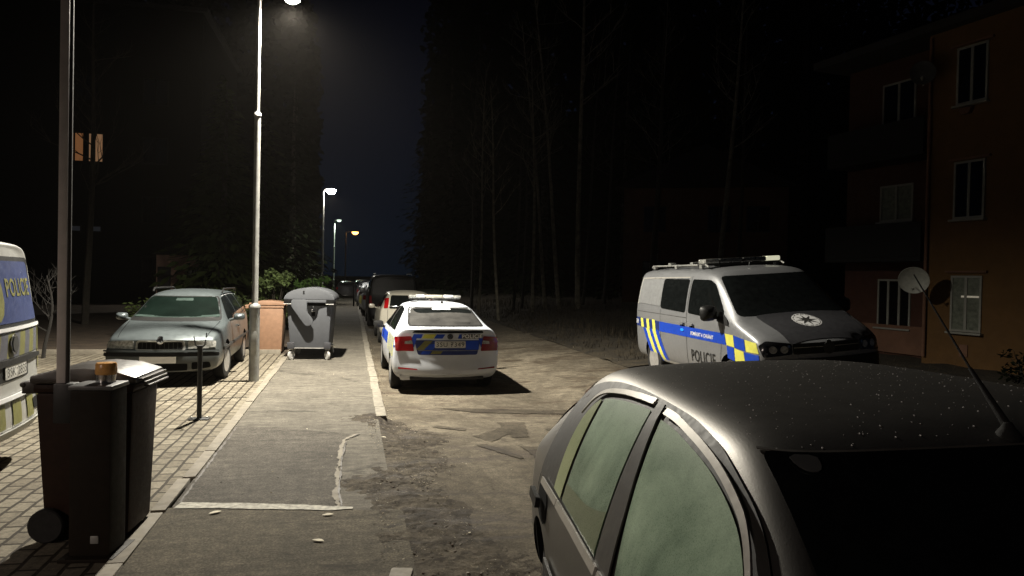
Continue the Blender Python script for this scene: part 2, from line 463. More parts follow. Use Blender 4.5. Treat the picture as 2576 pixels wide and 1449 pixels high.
def spline(pts, n=6):
    """Catmull-Rom through open 2D points"""
    P = [Vector(p) for p in pts]; out = []
    for i in range(len(P) - 1):
        p0, p1, p2, p3 = P[max(i - 1, 0)], P[i], P[i + 1], P[min(i + 2, len(P) - 1)]
        for k in range(n):
            t = k / n
            q = 0.5 * ((2 * p1) + (p2 - p0) * t + (2 * p0 - 5 * p1 + 4 * p2 - p3) * t * t + (3 * p1 - p0 - 3 * p2 + p3) * t ** 3)
            out.append((q.x, q.y))
    out.append(tuple(P[-1])); return out

# ---------------------------------------------------------------- car bodies
def section(q):
    zb, wb, zm, wm, zl, wl, zt, wt, cr = q
    z1 = zb + 0.35 * (zm - zb)
    return [(0, zb), (wb * 0.6, zb), (wb, zb + 0.02), (wb + (wm - wb) * 0.8, z1), (wm, zm), (wl + (wm - wl) * 0.35, zl - 0.25 * (zl - zm)),
            (wl, zl), (wl + (wt - wl) * 0.42, zl + (zt - zl) * 0.45), (wt + (wl - wt) * 0.06, zt - 0.16 * (zt - zl)), (wt - 0.06, zt), (wt * 0.5, zt + cr * 0.8), (0, zt + cr)]
def tempobj(me, mods):
    o = bpy.data.objects.new('tmp', me); COL.objects.link(o)
    for t, kw in mods:
        md = o.modifiers.new('m', t)
        for k, v in kw.items(): setattr(md, k, v)
    dg = bpy.context.evaluated_depsgraph_get()
    r = bpy.data.meshes.new_from_object(o.evaluated_get(dg))
    bpy.data.objects.remove(o)
    return r
class Car:
    def __init__(s, root, st, rear, front, bulge=(0.12, 0.14), arches=(), paint=None, sub=2):
        """st: list of (y, q); rear/front: functions z -> dy for the end sections"""
        s.root = root
        bm = bmesh.new(); rows = []; ns = len(st)
        for k, (y, q) in enumerate(st):
            pts = section(q); wm = q[3]
            def Y(x, z, k=k, y=y, wm=wm):
                if k == 0: return y + rear(z) + bulge[0] * (x / wm) ** 2
                if k == ns - 1: return y + front(z) - bulge[1] * (x / wm) ** 2
                return y
            rr = [bm.verts.new((x, Y(x, z), z)) for x, z in pts]
            ll = [rr[0]] + [bm.verts.new((-x, Y(x, z), z)) for x, z in pts[1:-1]] + [rr[-1]]
            rows.append((rr, ll, pts, Y))
        for k in range(ns - 1):
            for side in (0, 1):
                a, b = rows[k][side], rows[k + 1][side]
                for i in range(len(a) - 1):
                    bm.faces.new((a[i], a[i + 1], b[i + 1], b[i]) if side else (a[i + 1], a[i], b[i], b[i + 1]))
        for k in (0, ns - 1):
            rr, ll, pts, Y = rows[k]; prev = None
            for i in range(1, len(pts) - 1):
                x, z = pts[i]
                row = [ll[i]] + [bm.verts.new((x * t, Y(x * t, z), z)) for t in (-0.5, 0, 0.5)] + [rr[i]]
                if prev is None:
                    for j in range(4): bm.faces.new((row[j], row[j + 1], rr[0]))
                else:
                    for j in range(4): bm.faces.new((prev[j], prev[j + 1], row[j + 1], row[j]))
                prev = row
            for j in range(4): bm.faces.new((prev[j], prev[j + 1], rr[-1]))
        bmesh.ops.recalc_face_normals(bm, faces=bm.faces)
        me = bpy.data.meshes.new('cage'); bm.to_mesh(me); bm.free()
        me = tempobj(me, [('SUBSURF', dict(levels=sub, render_levels=sub))])
        s.co = [v.co.copy() for v in me.vertices]
        s.vn = [v.normal.copy() for v in me.vertices]
        s.pl = [tuple(p.vertices) for p in me.polygons]
        s.bvh = BVHTree.FromPolygons(s.co, s.pl)
        me.materials.append(paint); me.materials.append(M['arch'])
        if arches:
            for ya, ra, za, xi in arches:
                for sx in (-1, 1):
                    cc = MB()
                    pr = [(ya + ra * math.cos(t * math.pi / 16), za + ra * math.sin(t * math.pi / 16)) for t in range(17)]
                    pr += [(ya - ra, 0.0), (ya + ra, 0.0)]
                    cc.prism(pr, sx * xi, sx * 1.4, lambda a, b, h: (h, a, b), 1)
                    co = cc.build('cut', [M['arch'], M['arch']])
                    me = tempobj(me, [('BOOLEAN', dict(operation='DIFFERENCE', object=co, solver='EXACT'))])
                    bpy.data.objects.remove(co)
        me.polygons.foreach_set('use_smooth', [True] * len(me.polygons))
        me.set_sharp_from_angle(angle=R(38))
        me.name = 'body'
        s.body = bpy.data.objects.new('body', me)
        COL.objects.link(s.body); s.body.parent = root
    def hit(s, axis, a, b):
        o, d = {'x+': ((4, a, b), (-1, 0, 0)), 'x-': ((-4, a, b), (1, 0, 0)), 'y-': ((a, -6, b), (0, 1, 0)),
                'y+': ((a, 6, b), (0, -1, 0)), 'z+': ((a, b, 5), (0, 0, -1))}[axis]
        d = Vector(d)
        loc, nor, idx, dist = s.bvh.ray_cast(Vector(o), d)
        if loc is None: return None, None
        n2 = Vector((0, 0, 0))
        for i in s.pl[idx]: n2 += s.vn[i] / ((s.co[i] - loc).length + 1e-4)
        n2.normalize()
        if n2.dot(nor) < 0: n2 = -n2
        if n2.dot(d) > 0: n2 = -n2
        return loc, n2
    def project(s, bm, name, axis, mat, parent, off, thick):
        bad = []
        nor = {}
        for v in bm.verts:
            l, n = s.hit(axis, v.co.x, v.co.y)
            if l is None: bad.append(v)
            else: nor[v] = n; v.co = l + n * off
        if bad: bmesh.ops.delete(bm, geom=bad, context='VERTS')
        if not bm.verts: bm.free(); return None
        for f in bm.faces:
            if f.normal.length == 0: f.normal_update()
        if thick:
            r = bmesh.ops.extrude_face_region(bm, geom=list(bm.faces))
            nv = [g for g in r['geom'] if isinstance(g, bmesh.types.BMVert)]
            src = {}
            cen = Vector((0, 0.0, 0.6))
            for v in nv:
                l, n, i, d_ = s.bvh.find_nearest(v.co)
                w = Vector((0, 0, 0))
                for q in s.pl[i]: w += s.vn[q] / ((s.co[q] - l).length + 1e-4)
                w.normalize()
                if w.dot(v.co - l) < 0: w = -w
                v.co = v.co + w * thick
        bmesh.ops.recalc_face_normals(bm, faces=bm.faces)
        me = bpy.data.meshes.new(name); bm.to_mesh(me); bm.free()
        me.materials.append(mat)
        me.polygons.foreach_set('use_smooth', [True] * len(me.polygons))
        me.set_sharp_from_angle(angle=R(45))
        o = bpy.data.objects.new(name, me); COL.objects.link(o)
        o.parent = parent if parent is not None else s.root
        return o
    def grid(s, bm, step):
        xs = [v.co.x for v in bm.verts]; ys = [v.co.y for v in bm.verts]
        for ax, lo, hi in ((0, min(xs), max(xs)), (1, min(ys), max(ys))):
            n = int((hi - lo) / step)
            for i in range(1, n + 1):
                c = [0, 0, 0]; c[ax] = lo + (hi - lo) * i / (n + 1)
                no = [0, 0, 0]; no[ax] = 1
                bmesh.ops.bisect_plane(bm, geom=bm.verts[:] + bm.edges[:] + bm.faces[:], plane_co=c, plane_no=no)
    def patch(s, name, polys, axis, mat, parent=None, off=0.004, step=0.07, thick=0.0):
        bm = bmesh.new()
        if not hasattr(polys[0][0], '__len__'): polys = [polys]
        for p in polys:
            vs = [bm.verts.new((a, b, 0)) for a, b in p]
            try: bm.faces.new(vs)
            except ValueError: pass
        s.grid(bm, step)
        return s.project(bm, name, axis, mat, parent, off, thick)
    def both(s, name, poly, mat, **kw):
        for ax in ('x+', 'x-'): s.patch(name, poly, ax, mat, **kw)
    def text(s, name, txt, a0, b0, w, h, axis, mat, parent=None, off=0.008, slant=0.0, bold=0.0, rise=0.0):
        bm = text_bm(txt, w, h, bold)
        mir = axis in ('y+', 'x-')
        for v in bm.verts:
            x, y = v.co.x, v.co.y
            v.co = Vector((a0 + (-x if mir else x) + slant * y, b0 + y + rise * x, 0))
        s.grid(bm, 0.08)
        return s.project(bm, name, axis, mat, parent, off, 0.0)
def text_bm(txt, w, h, bold=0.0):
    cu = bpy.data.curves.new('t', 'FONT'); cu.body = txt; cu.resolution_u = 3; cu.offset = bold; cu.space_character = 1.12
    o = bpy.data.objects.new('t', cu); COL.objects.link(o)
    dg = bpy.context.evaluated_depsgraph_get()
    me = bpy.data.meshes.new_from_object(o.evaluated_get(dg))
    bpy.data.objects.remove(o)
    bm = bmesh.new(); bm.from_mesh(me); bpy.data.meshes.remove(me)
    xs = [v.co.x for v in bm.verts]; ys = [v.co.y for v in bm.verts]
    for v in bm.verts:
        v.co = Vector(((v.co.x - min(xs)) / (max(xs) - min(xs)) * w, (v.co.y - min(ys)) / (max(ys) - min(ys)) * h, 0))
    return bm

def wheel(root, x, y, r, wdt, rim_mat, sx, spokes=5, steer=0.0):
    a = MB()
    h = wdt / 2
    a.lathe([(r * 0.62, -h * 0.9), (r * 0.8, -h), (r * 0.95, -h * 0.9), (r, -h * 0.55), (r, h * 0.55), (r * 0.95, h * 0.9), (r * 0.8, h), (r * 0.62, h * 0.9)], 32, 'x', mi=0)
    t = a.build('wheel', M['rubber'], root, True, (x, y, r)); t.rotation_euler.z = steer
    b = MB()
    b.lathe([(r * 0.63, sx * h * 0.95), (r * 0.58, sx * h * 0.9), (r * 0.55, sx * h * 0.55)], 32, 'x')
    for k in range(spokes):
        ang = 2 * math.pi * k / spokes
        pr = [(-0.034, r * 0.1), (0.034, r * 0.1), (0.022, r * 0.58), (-0.022, r * 0.58)]
        ca, sa = math.cos(ang), math.sin(ang)
        b.prism(pr, sx * h * 0.72, sx * h * 0.92, lambda p, q, hh: (hh, p * ca - q * sa, p * sa + q * ca))
    b.lathe([(0.0, sx * h * 0.98), (r * 0.17, sx * h * 0.95), (r * 0.19, sx * h * 0.7)], 20, 'x')
    rm = b.build('rim', rim_mat, t, True)
    d = MB(); d.lathe([(0.0, sx * h * 0.45), (r * 0.6, sx * h * 0.45)], 24, 'x'); d.build('brake_disc', M['trim'], t)
    return t
def wheels(root, ya, yb, x, r, wdt=0.2, rim='alloy', spokes=5, steer=0.0):
    for y in (ya, yb):
        for sx in (-1, 1): wheel(root, sx * x, y, r, wdt, M[rim], sx, spokes, steer if y == yb else 0.0)
def mirror(root, x, y, z, sx, mat, w=0.2, h=0.14):
    a = MB()
    prof = [(0.02, -0.05), (h * 0.42, -0.035), (h * 0.5, 0.0), (h * 0.42, 0.07), (h * 0.2, 0.11), (0.0, 0.12)]
    n = 16; vs = []
    for r_, d in prof:
        for k in range(n):
            t = 2 * math.pi * k / n
            cx_ = abs(math.cos(t)) ** 0.6 * math.copysign(1, math.cos(t)); cz_ = abs(math.sin(t)) ** 0.6 * math.copysign(1, math.sin(t))
            vs.append((x + sx * w * 0.5 + cx_ * r_ * w / h, y + d, z + cz_ * r_))
    fs = [(i * n + k, i * n + (k + 1) % n, (i + 1) * n + (k + 1) % n, (i + 1) * n + k) for i in range(len(prof) - 1) for k in range(n)]
    fs.append(tuple(range(n)))
    a.add(vs, fs)
    a.tube([(x - sx * 0.06, y + 0.03, z - h * 0.45), (x + sx * 0.05, y + 0.03, z - h * 0.2)], 0.025, 8)
    a.build('wing_mirror', mat, root, True)
def plate(car, txt, cx_, cz, axis, w=0.52, h=0.112, base=None, chars=None):
    y0 = -1 if axis == 'y-' else 1
    pl = car.patch('licence_plate', rpoly([(cx_ - w / 2, cz - h / 2), (cx_ + w / 2, cz - h / 2), (cx_ + w / 2, cz + h / 2), (cx_ - w / 2, cz + h / 2)], 0.012), axis, base or M['plate'], off=0.012, step=0.2, thick=0.006)
    if txt and pl:
        sg = 1 if axis == 'y-' else -1
        car.text('plate_number', txt, cx_ - sg * w * 0.45, cz - h * 0.34, w * 0.9, h * 0.68, axis, M['ink'], pl, off=0.024, bold=0.0)
    return pl

# ================================================================ lamps first: the light of the place
def street_lamp(base, height, label, power, col, arm=0.4, collar=(4.49, 1.25), r=(0.085, 0.052, 0.031), lens=14.0, spread=165, door=True, bowl=1.0, blend=1.0, group='lit street lamps along the pavement'):
    t = empty('street_lamp', (base[0], base[1], base[2]), STREET, label, 'street lamp', group)
    a = MB()
    c2, c1 = collar
    a.lathe([(r[0] * 1.02, 0), (r[0], 0.02), (r[0], c1), (r[0] * 1.12, c1 + 0.005), (r[0] * 1.05, c1 + 0.05), (r[1] + 0.006, c1 + 0.07), (r[1], c1 + 0.09), (r[1], c2), (r[1] * 1.18, c2 + 0.005),
             (r[1] * 1.1, c2 + 0.05), (r[2] + 0.004, c2 + 0.07), (r[2], c2 + 0.1), (r[2], height - 0.05), (0.0, height - 0.04)], 20)
    p = a.build('pole', M['galv'], t, True, angle=50)
    if door:
        d = MB(); d.box((0, -r[0] - 0.002, 0.65), (0.09, 0.008, 0.4)); d.build('service_door', M['galv'], p, bevel=0.003)
    a = MB()
    a.tube([(0, 0, height - 0.12), (0.06, 0, height - 0.02), (arm * 0.5, 0, height + 0.03), (arm, 0, height + 0.04)], [r[2], r[2], 0.028, 0.026], 10)
    a.build('arm', M['galv'], t, True)
    a = MB()
    a.prism(chaikin([(-0.14, -0.11), (0.36, -0.14), (0.36, 0.14), (-0.14, 0.11)], 1), height + 0.015, height + 0.085, lambda x, y, h: (arm + x, y, h))
    hd = a.build('lamp_head', M['galv'], t, bevel=0.015)
    a = MB()
    if bowl: a.lathe([(0, -0.15 * bowl), (0.09 * bowl, -0.135 * bowl), (0.16 * bowl, -0.08 * bowl), (0.19 * bowl, 0.012)], 20, 'z', (arm + 0.13, 0, height))
    else: a.prism(chaikin([(-0.06, -0.09), (0.33, -0.12), (0.33, 0.12), (-0.06, 0.09)], 1), height + 0.004, height + 0.0145, lambda x, y, h: (arm + x, y, h))
    a.build('lens', emis('lamp_lens', col, lens), hd)
    ld = bpy.data.lights.new('lamp_light', 'SPOT')
    ld.energy = power; ld.color = col; ld.spot_size = R(spread); ld.spot_blend = blend; ld.shadow_soft_size = 0.09
    lo = bpy.data.objects.new('lamp_light', ld); COL.objects.link(lo)
    lo.parent = t; lo.location = (arm + 0.13, 0, height - 0.21)
    return t
street_lamp((-4.36, 12.55, 0), 6.56, 'nearest tall galvanised street lamp standing on the paving beside the grey waste container', LAMP_POWER, LAMP_COL, lens=60, bowl=0.8, blend=0.82)
street_lamp((-9.5, -6.0, 0), 5.2, 'assumed unseen street lamp behind and left of the camera, added as fill light', 1500.0, (1.0, 0.82, 0.70), lens=60, blend=0.35)  # unseen lamp added as fill, assumed from the lit boom face and car door
L2 = S(-1.75, 46.0)
street_lamp((L2.x, L2.y, 0), 6.9, 'second street lamp down the pavement with a white glowing head', 5600.0, (1.0, 0.95, 0.84), 0.30, lens=160, blend=0.5, bowl=1.6, r=(0.085, 0.06, 0.05))
L3 = S(-1.75, 74.0)
street_lamp((L3.x, L3.y, 0), 7.1, 'third street lamp far down the pavement with a greenish white head', 3000.0, (0.80, 1.0, 0.80), 0.3, lens=1.9, bowl=1.2, r=(0.085, 0.07, 0.06))
L4 = S(-0.9, 103.0)
street_lamp((L4.x, L4.y, 0), 7.6, 'most distant street lamp with an orange glowing head', 700.0, (1.0, 0.40, 0.09), 1.1, lens=9, bowl=2.4, r=(0.085, 0.08, 0.07))

# ================================================================ police saloon, seen from behind
def saloon(root, paint, full=True):
    st = [(-2.34, (0.34, 0.74, 0.62, 0.86, 0.98, 0.82, 1.085, 0.74, 0.015)),
          (-2.12, (0.22, 0.80, 0.62, 0.915, 1.0, 0.86, 1.115, 0.76, 0.02)),
          (-1.86, (0.20, 0.82, 0.62, 0.92, 1.01, 0.865, 1.16, 0.70, 0.03)),
          (-1.55, (0.20, 0.82, 0.62, 0.92, 1.01, 0.865, 1.27, 0.655, 0.04)),
          (-1.10, (0.19, 0.82, 0.62, 0.915, 1.0, 0.86, 1.415, 0.62, 0.04)),
          (-0.75, (0.19, 0.82, 0.62, 0.91, 0.99, 0.86, 1.45, 0.62, 0.045)),
          (0.0, (0.19, 0.82, 0.62, 0.91, 0.975, 0.86, 1.47, 0.63, 0.05)),
          (0.42, (0.19, 0.82, 0.62, 0.91, 0.965, 0.86, 1.43, 0.62, 0.05)),
          (1.22, (0.19, 0.82, 0.62, 0.91, 0.96, 0.86, 1.04, 0.74, 0.03)),
          (1.45, (0.19, 0.82, 0.62, 0.91, 0.93, 0.85, 0.99, 0.75, 0.03)),
          (2.0, (0.20, 0.80, 0.58, 0.89, 0.84, 0.82, 0.90, 0.70, 0.03)),
          (2.35, (0.24, 0.70, 0.50, 0.80, 0.70, 0.74, 0.76, 0.62, 0.02))]
    def rear(z): return 0.0 if z < 0.6 else (0.05 if z < 0.75 else 0.05 + 0.10 * (z - 0.75))
    return Car(root, st, rear, lambda z: -0.1 * max(0, z - 0.5), (0.16, 0.2), [(-1.345, 0.365, 0.32, 0.62), (1.345, 0.365, 0.32, 0.62)], paint)
pc = empty('police_saloon', (-1.57, 14.62, road_z(1.5, 14.6)), R(13.2), 'white police saloon seen from behind, blue and yellow tailgate, parked at the kerb', 'police car')
c = saloon(pc, M['paint_white'])
wheels(pc, -1.345, 1.345, 0.80, 0.315, 0.205)
# rear window and its seal
c.patch('window_seal', rpoly([(-0.66, 1.125), (0.66, 1.125), (0.565, 1.415), (-0.565, 1.415)], 0.05), 'y-', M['black'], off=0.003)
rw = c.patch('rear_window', rpoly([(-0.625, 1.14), (0.625, 1.14), (0.535, 1.40), (-0.535, 1.40)], 0.05), 'y-', M['rear_grey'], off=0.006)
c.patch('dark_band', chaikin([(-0.50, 1.395), (0.50, 1.395), (0.56, 1.33), (0.50, 1.315), (0.2, 1.335), (-0.1, 1.33), (-0.4, 1.315), (-0.49, 1.34)], 2), 'y-', M['glass_black'], parent=rw, off=0.008)  # darker band along the top of the grey glass
c.patch('brake_light', rpoly([(-0.17, 1.372), (0.17, 1.372), (0.16, 1.40), (-0.16, 1.40)], 0.01), 'y-', M['white_film'], parent=rw, off=0.010)
a = MB(); 
a.tube([(0.0, -1.98, 1.145), (0.14, -1.95, 1.168), (0.42, -1.93, 1.18)], [0.014, 0.012, 0.008], 6)
a.build('wiper', M['black'], pc)
c.patch('tailgate_gap', rpoly([(-0.60, 1.025), (0.62, 1.025), (0.60, 1.062), (-0.56, 1.062)], 0.015), 'y-', M['arch'], off=0.004)
# tail lights wrap round the corners
for sx, mt in ((-1, 'lamp_red'), (1, 'lamp_red_dark')):
    tl = c.patch('tail_light', rpoly([(sx * 0.56, 0.72), (sx * 0.862, 0.72), (sx * 0.865, 0.955), (sx * 0.61, 0.972)], 0.02), 'y-', M[mt], off=0.010, step=0.04, thick=0.01)
    c.patch('reversing_lens', rpoly([(sx * 0.58, 0.84), (sx * 0.72, 0.84), (sx * 0.71, 0.885), (sx * 0.60, 0.90)], 0.012), 'y-', M['lamp_clear'], parent=tl, off=0.026, step=0.04)
    c.patch('bumper_reflector', rpoly([(sx * 0.50, 0.412), (sx * 0.82, 0.425), (sx * 0.82, 0.455), (sx * 0.52, 0.432)], 0.01), 'y-', M[mt], off=0.006, step=0.05)
# livery
def band(x0, x1, z0, z1, sl): return [(x0, z0), (x1, z0), (x1 + sl, z1), (x0 + sl, z1)]
pn = c.patch('tailgate_film', rpoly([(-0.50, 0.66), (0.50, 0.66), (0.565, 0.905), (-0.565, 0.905)], 0.03), 'y-', M['blue_dark'], off=0.006)
c.patch('film_stripe', [band(-0.53, -0.40, 0.745, 0.895, 0.14)], 'y-', M['yellow_dull'], parent=pn, off=0.009)
c.patch('film_stripe', [band(-0.30, -0.13, 0.675, 0.725, 0.04)], 'y-', M['yellow_dull'], parent=pn, off=0.009)
for q in (band(-0.46, -0.32, 0.672, 0.725, 0.04), band(0.30, 0.53, 0.745, 0.895, 0.0), band(-0.40, -0.26, 0.745, 0.84, 0.08)): c.patch('film_panel', q, 'y-', M['blue'], parent=pn, off=0.009)
c.patch('film_seam', [[(-0.50, 0.730), (0.52, 0.730), (0.52, 0.736), (-0.50, 0.736)]], 'y-', M['galv'], parent=pn, off=0.011)
c.patch('tailgate_stripe', [band(-0.60, -0.45, 0.935, 1.005, 0.03), band(-0.24, -0.10, 0.935, 1.005, 0.05), band(0.16, 0.235, 0.935, 1.005, 0.03)], 'y-', M['blue'], off=0.006)
c.patch('tailgate_stripe', [band(-0.44, -0.25, 0.935, 1.005, 0.05)], 'y-', M['yellow'], off=0.006)
em = c.patch('maker_emblem', [[(0.03 + 0.05 * math.cos(t * math.pi / 12), 0.968 + 0.046 * math.sin(t * math.pi / 12)) for t in range(24)]], 'y-', M['trim'], off=0.012, thick=0.008)
c.patch('emblem_wing', [[(0.0, 0.95), (0.03, 0.96), (0.055, 0.985), (0.02, 0.99)], [(0.035, 0.945), (0.055, 0.945), (0.06, 0.965)]], 'y-', M['chrome'], parent=em, off=0.024)
fl = c.patch('lettering_shade', band(0.225, 0.60, 0.932, 1.012, 0.0), 'y-', simple('shade_grey', (0.10, 0.10, 0.085), 0.5), off=0.006)  # grey backing paints in the shade under the tailgate lip
c.text('police_lettering', 'POLICIE', 0.235, 0.938, 0.36, 0.068, 'y-', M['white_film'], parent=fl, off=0.010, bold=0.03)
plate(c, '3SU 7349', 0.035, 0.835, 'y-')
a = MB(); a.lathe([(0, 0), (0.010, 0), (0.010, 0.004), (0, 0.004)], 8, 'y', (0.08 - 0.035, -2.335, 0.845)); a.build('plate_seal', M['ink'], pc)
# side livery on the left flank
for ax in ('x-', 'x+'):
    c.patch('side_window', rpoly([(-1.62, 1.03), (0.98, 1.0), (0.30, 1.37), (-0.35, 1.41), (-0.95, 1.37)], 0.05), ax, M['glass_black'], off=0.005)
    c.patch('window_pillar', [[(-0.30, 1.0), (-0.22, 1.0), (-0.26, 1.40), (-0.34, 1.40)]], ax, M['trim'], off=0.008)
    c.patch('side_stripe', [band(-2.0 + k * 0.24, -1.88 + k * 0.24, 0.62, 0.93, 0.10) for k in range(6)], ax, M['yellow'], off=0.005)
    c.patch('side_panel', [band(-1.88 + k * 0.24, -1.76 + k * 0.24, 0.62, 0.93, 0.10) for k in range(5)] + [[(-0.4, 0.70), (1.3, 0.70), (1.3, 0.90), (-0.4, 0.90)]], ax, M['blue'], off=0.005)
    sq = c.patch('flank_decal', rpoly([(-2.2, 0.78), (-2.03, 0.78), (-2.03, 0.95), (-2.2, 0.95)], 0.01), ax, M['blue'], off=0.009)
    if sq: c.patch('decal_panel', rpoly([(-2.16, 0.81), (-2.07, 0.81), (-2.07, 0.91), (-2.16, 0.91)], 0.01), ax, M['white_film'], parent=sq, off=0.012)
    c.patch('door_gap', [[(-0.26, 0.3), (-0.25, 0.3), (-0.25, 1.0), (-0.26, 1.0)], [(0.86, 0.3), (0.87, 0.3), (0.87, 1.0), (0.86, 1.0)]], ax, M['arch'], off=0.003)
c.patch('windscreen', rpoly([(-0.72, 1.05), (0.72, 1.05), (0.58, 1.41), (-0.58, 1.41)], 0.05), 'y+', M['glass_black'], off=0.005)
for sx in (-1, 1):
    mirror(pc, sx * 0.90, 0.72, 0.985, sx, M['black'], 0.21, 0.15)
    c.patch('headlight', rpoly([(sx * 0.42, 0.62), (sx * 0.76, 0.63), (sx * 0.74, 0.74), (sx * 0.45, 0.70)], 0.03), 'y+', M['lamp_clear'], off=0.008)
# light bar, roof aerial
a = MB(); a.box((0, -0.30, 1.545), (0.98, 0.24, 0.02)); 
for sx in (-1, 1): a.box((sx * 0.36, -0.30, 1.522), (0.06, 0.16, 0.03))
lb = a.build('light_bar', M['trim'], pc, bevel=0.006)
for x0, w_, mt in ((-0.43, 0.14, 'lamp_clear'), (-0.27, 0.18, 'white_film'), (0.0, 0.34, 'paint_cream'), (0.27, 0.18, 'white_film'), (0.43, 0.14, 'lamp_clear')):
    b = MB(); b.box((x0, -0.30, 1.586), (w_ - 0.004, 0.25, 0.06)); b.build('beacon_lens', M[mt], lb, bevel=0.018)
a = MB(); a.lathe([(0.028, 1.478), (0.022, 1.50), (0.006, 1.535), (0.002, 1.54)], 12, 'z', (0.06, -0.95, 0)); a.tube([(0.06, -0.95, 1.53), (0.06, -0.98, 1.66)], 0.0035, 6)
a.build('aerial', M['black'], pc)
a = MB(); a.box((-0.68, -2.06, 0.275), (0.20, 0.20, 0.10), taper=1.25)
a.build('rear_valance', M['paint_white'], pc, bevel=0.04)
a = MB(); a.box((0, -2.10, 0.265), (1.25, 0.22, 0.06)); a.build('diffuser', M['black'], pc, bevel=0.015)

# ================================================================ police van (two of them: one at the verge, one in the bay)
def van_body(root, paint, rear_only=False):
    st = [(-2.45, (0.36, 0.84, 0.70, 0.92, 1.25, 0.90, 1.90, 0.74, 0.02)),
          (-2.28, (0.30, 0.88, 0.70, 0.96, 1.25, 0.94, 1.945, 0.79, 0.03)),
          (-2.05, (0.28, 0.88, 0.70, 0.965, 1.25, 0.945, 1.96, 0.80, 0.03)),
          (-1.0, (0.27, 0.88, 0.70, 0.965, 1.25, 0.945, 1.97, 0.80, 0.04)),
          (0.3, (0.27, 0.88, 0.70, 0.965, 1.25, 0.945, 1.965, 0.80, 0.04)),
          (0.72, (0.27, 0.88, 0.70, 0.965, 1.25, 0.945, 1.93, 0.79, 0.04)),
          (0.90, (0.27, 0.88, 0.70, 0.965, 1.25, 0.945, 1.865, 0.775, 0.04)),
          (1.62, (0.27, 0.88, 0.70, 0.965, 1.20, 0.94, 1.27, 0.84, 0.04)),
          (1.80, (0.27, 0.88, 0.70, 0.96, 1.12, 0.93, 1.20, 0.82, 0.04)),
          (2.22, (0.28, 0.87, 0.66, 0.94, 0.98, 0.90, 1.06, 0.76, 0.04)),
          (2.47, (0.32, 0.78, 0.62, 0.86, 0.86, 0.82, 0.93, 0.70, 0.02))]
    return Car(root, st, lambda z: 0.0 if z < 0.66 else 0.05 + 0.17 * max(0, z - 1.15), lambda z: -0.08 * max(0, z - 0.6), (0.07, 0.17), [(-1.46, 0.40, 0.36, 0.66), (1.54, 0.40, 0.36, 0.66)], paint)
VAN = (3.86, 12.30)
vz = road_z(PU.dot(Vector(VAN)), PV.dot(Vector(VAN)))
pv = empty('police_van', (VAN[0], VAN[1], vz + 0.03), R(190.8), 'silver police van with a black bonnet and blue side band, beyond the near car roof', 'police van', ry=R(4.2))
c = van_body(pv, M['paint_silver'])
wheels(pv, -1.46, 1.54, 0.85, 0.34, 0.21, 'alloy', 6)
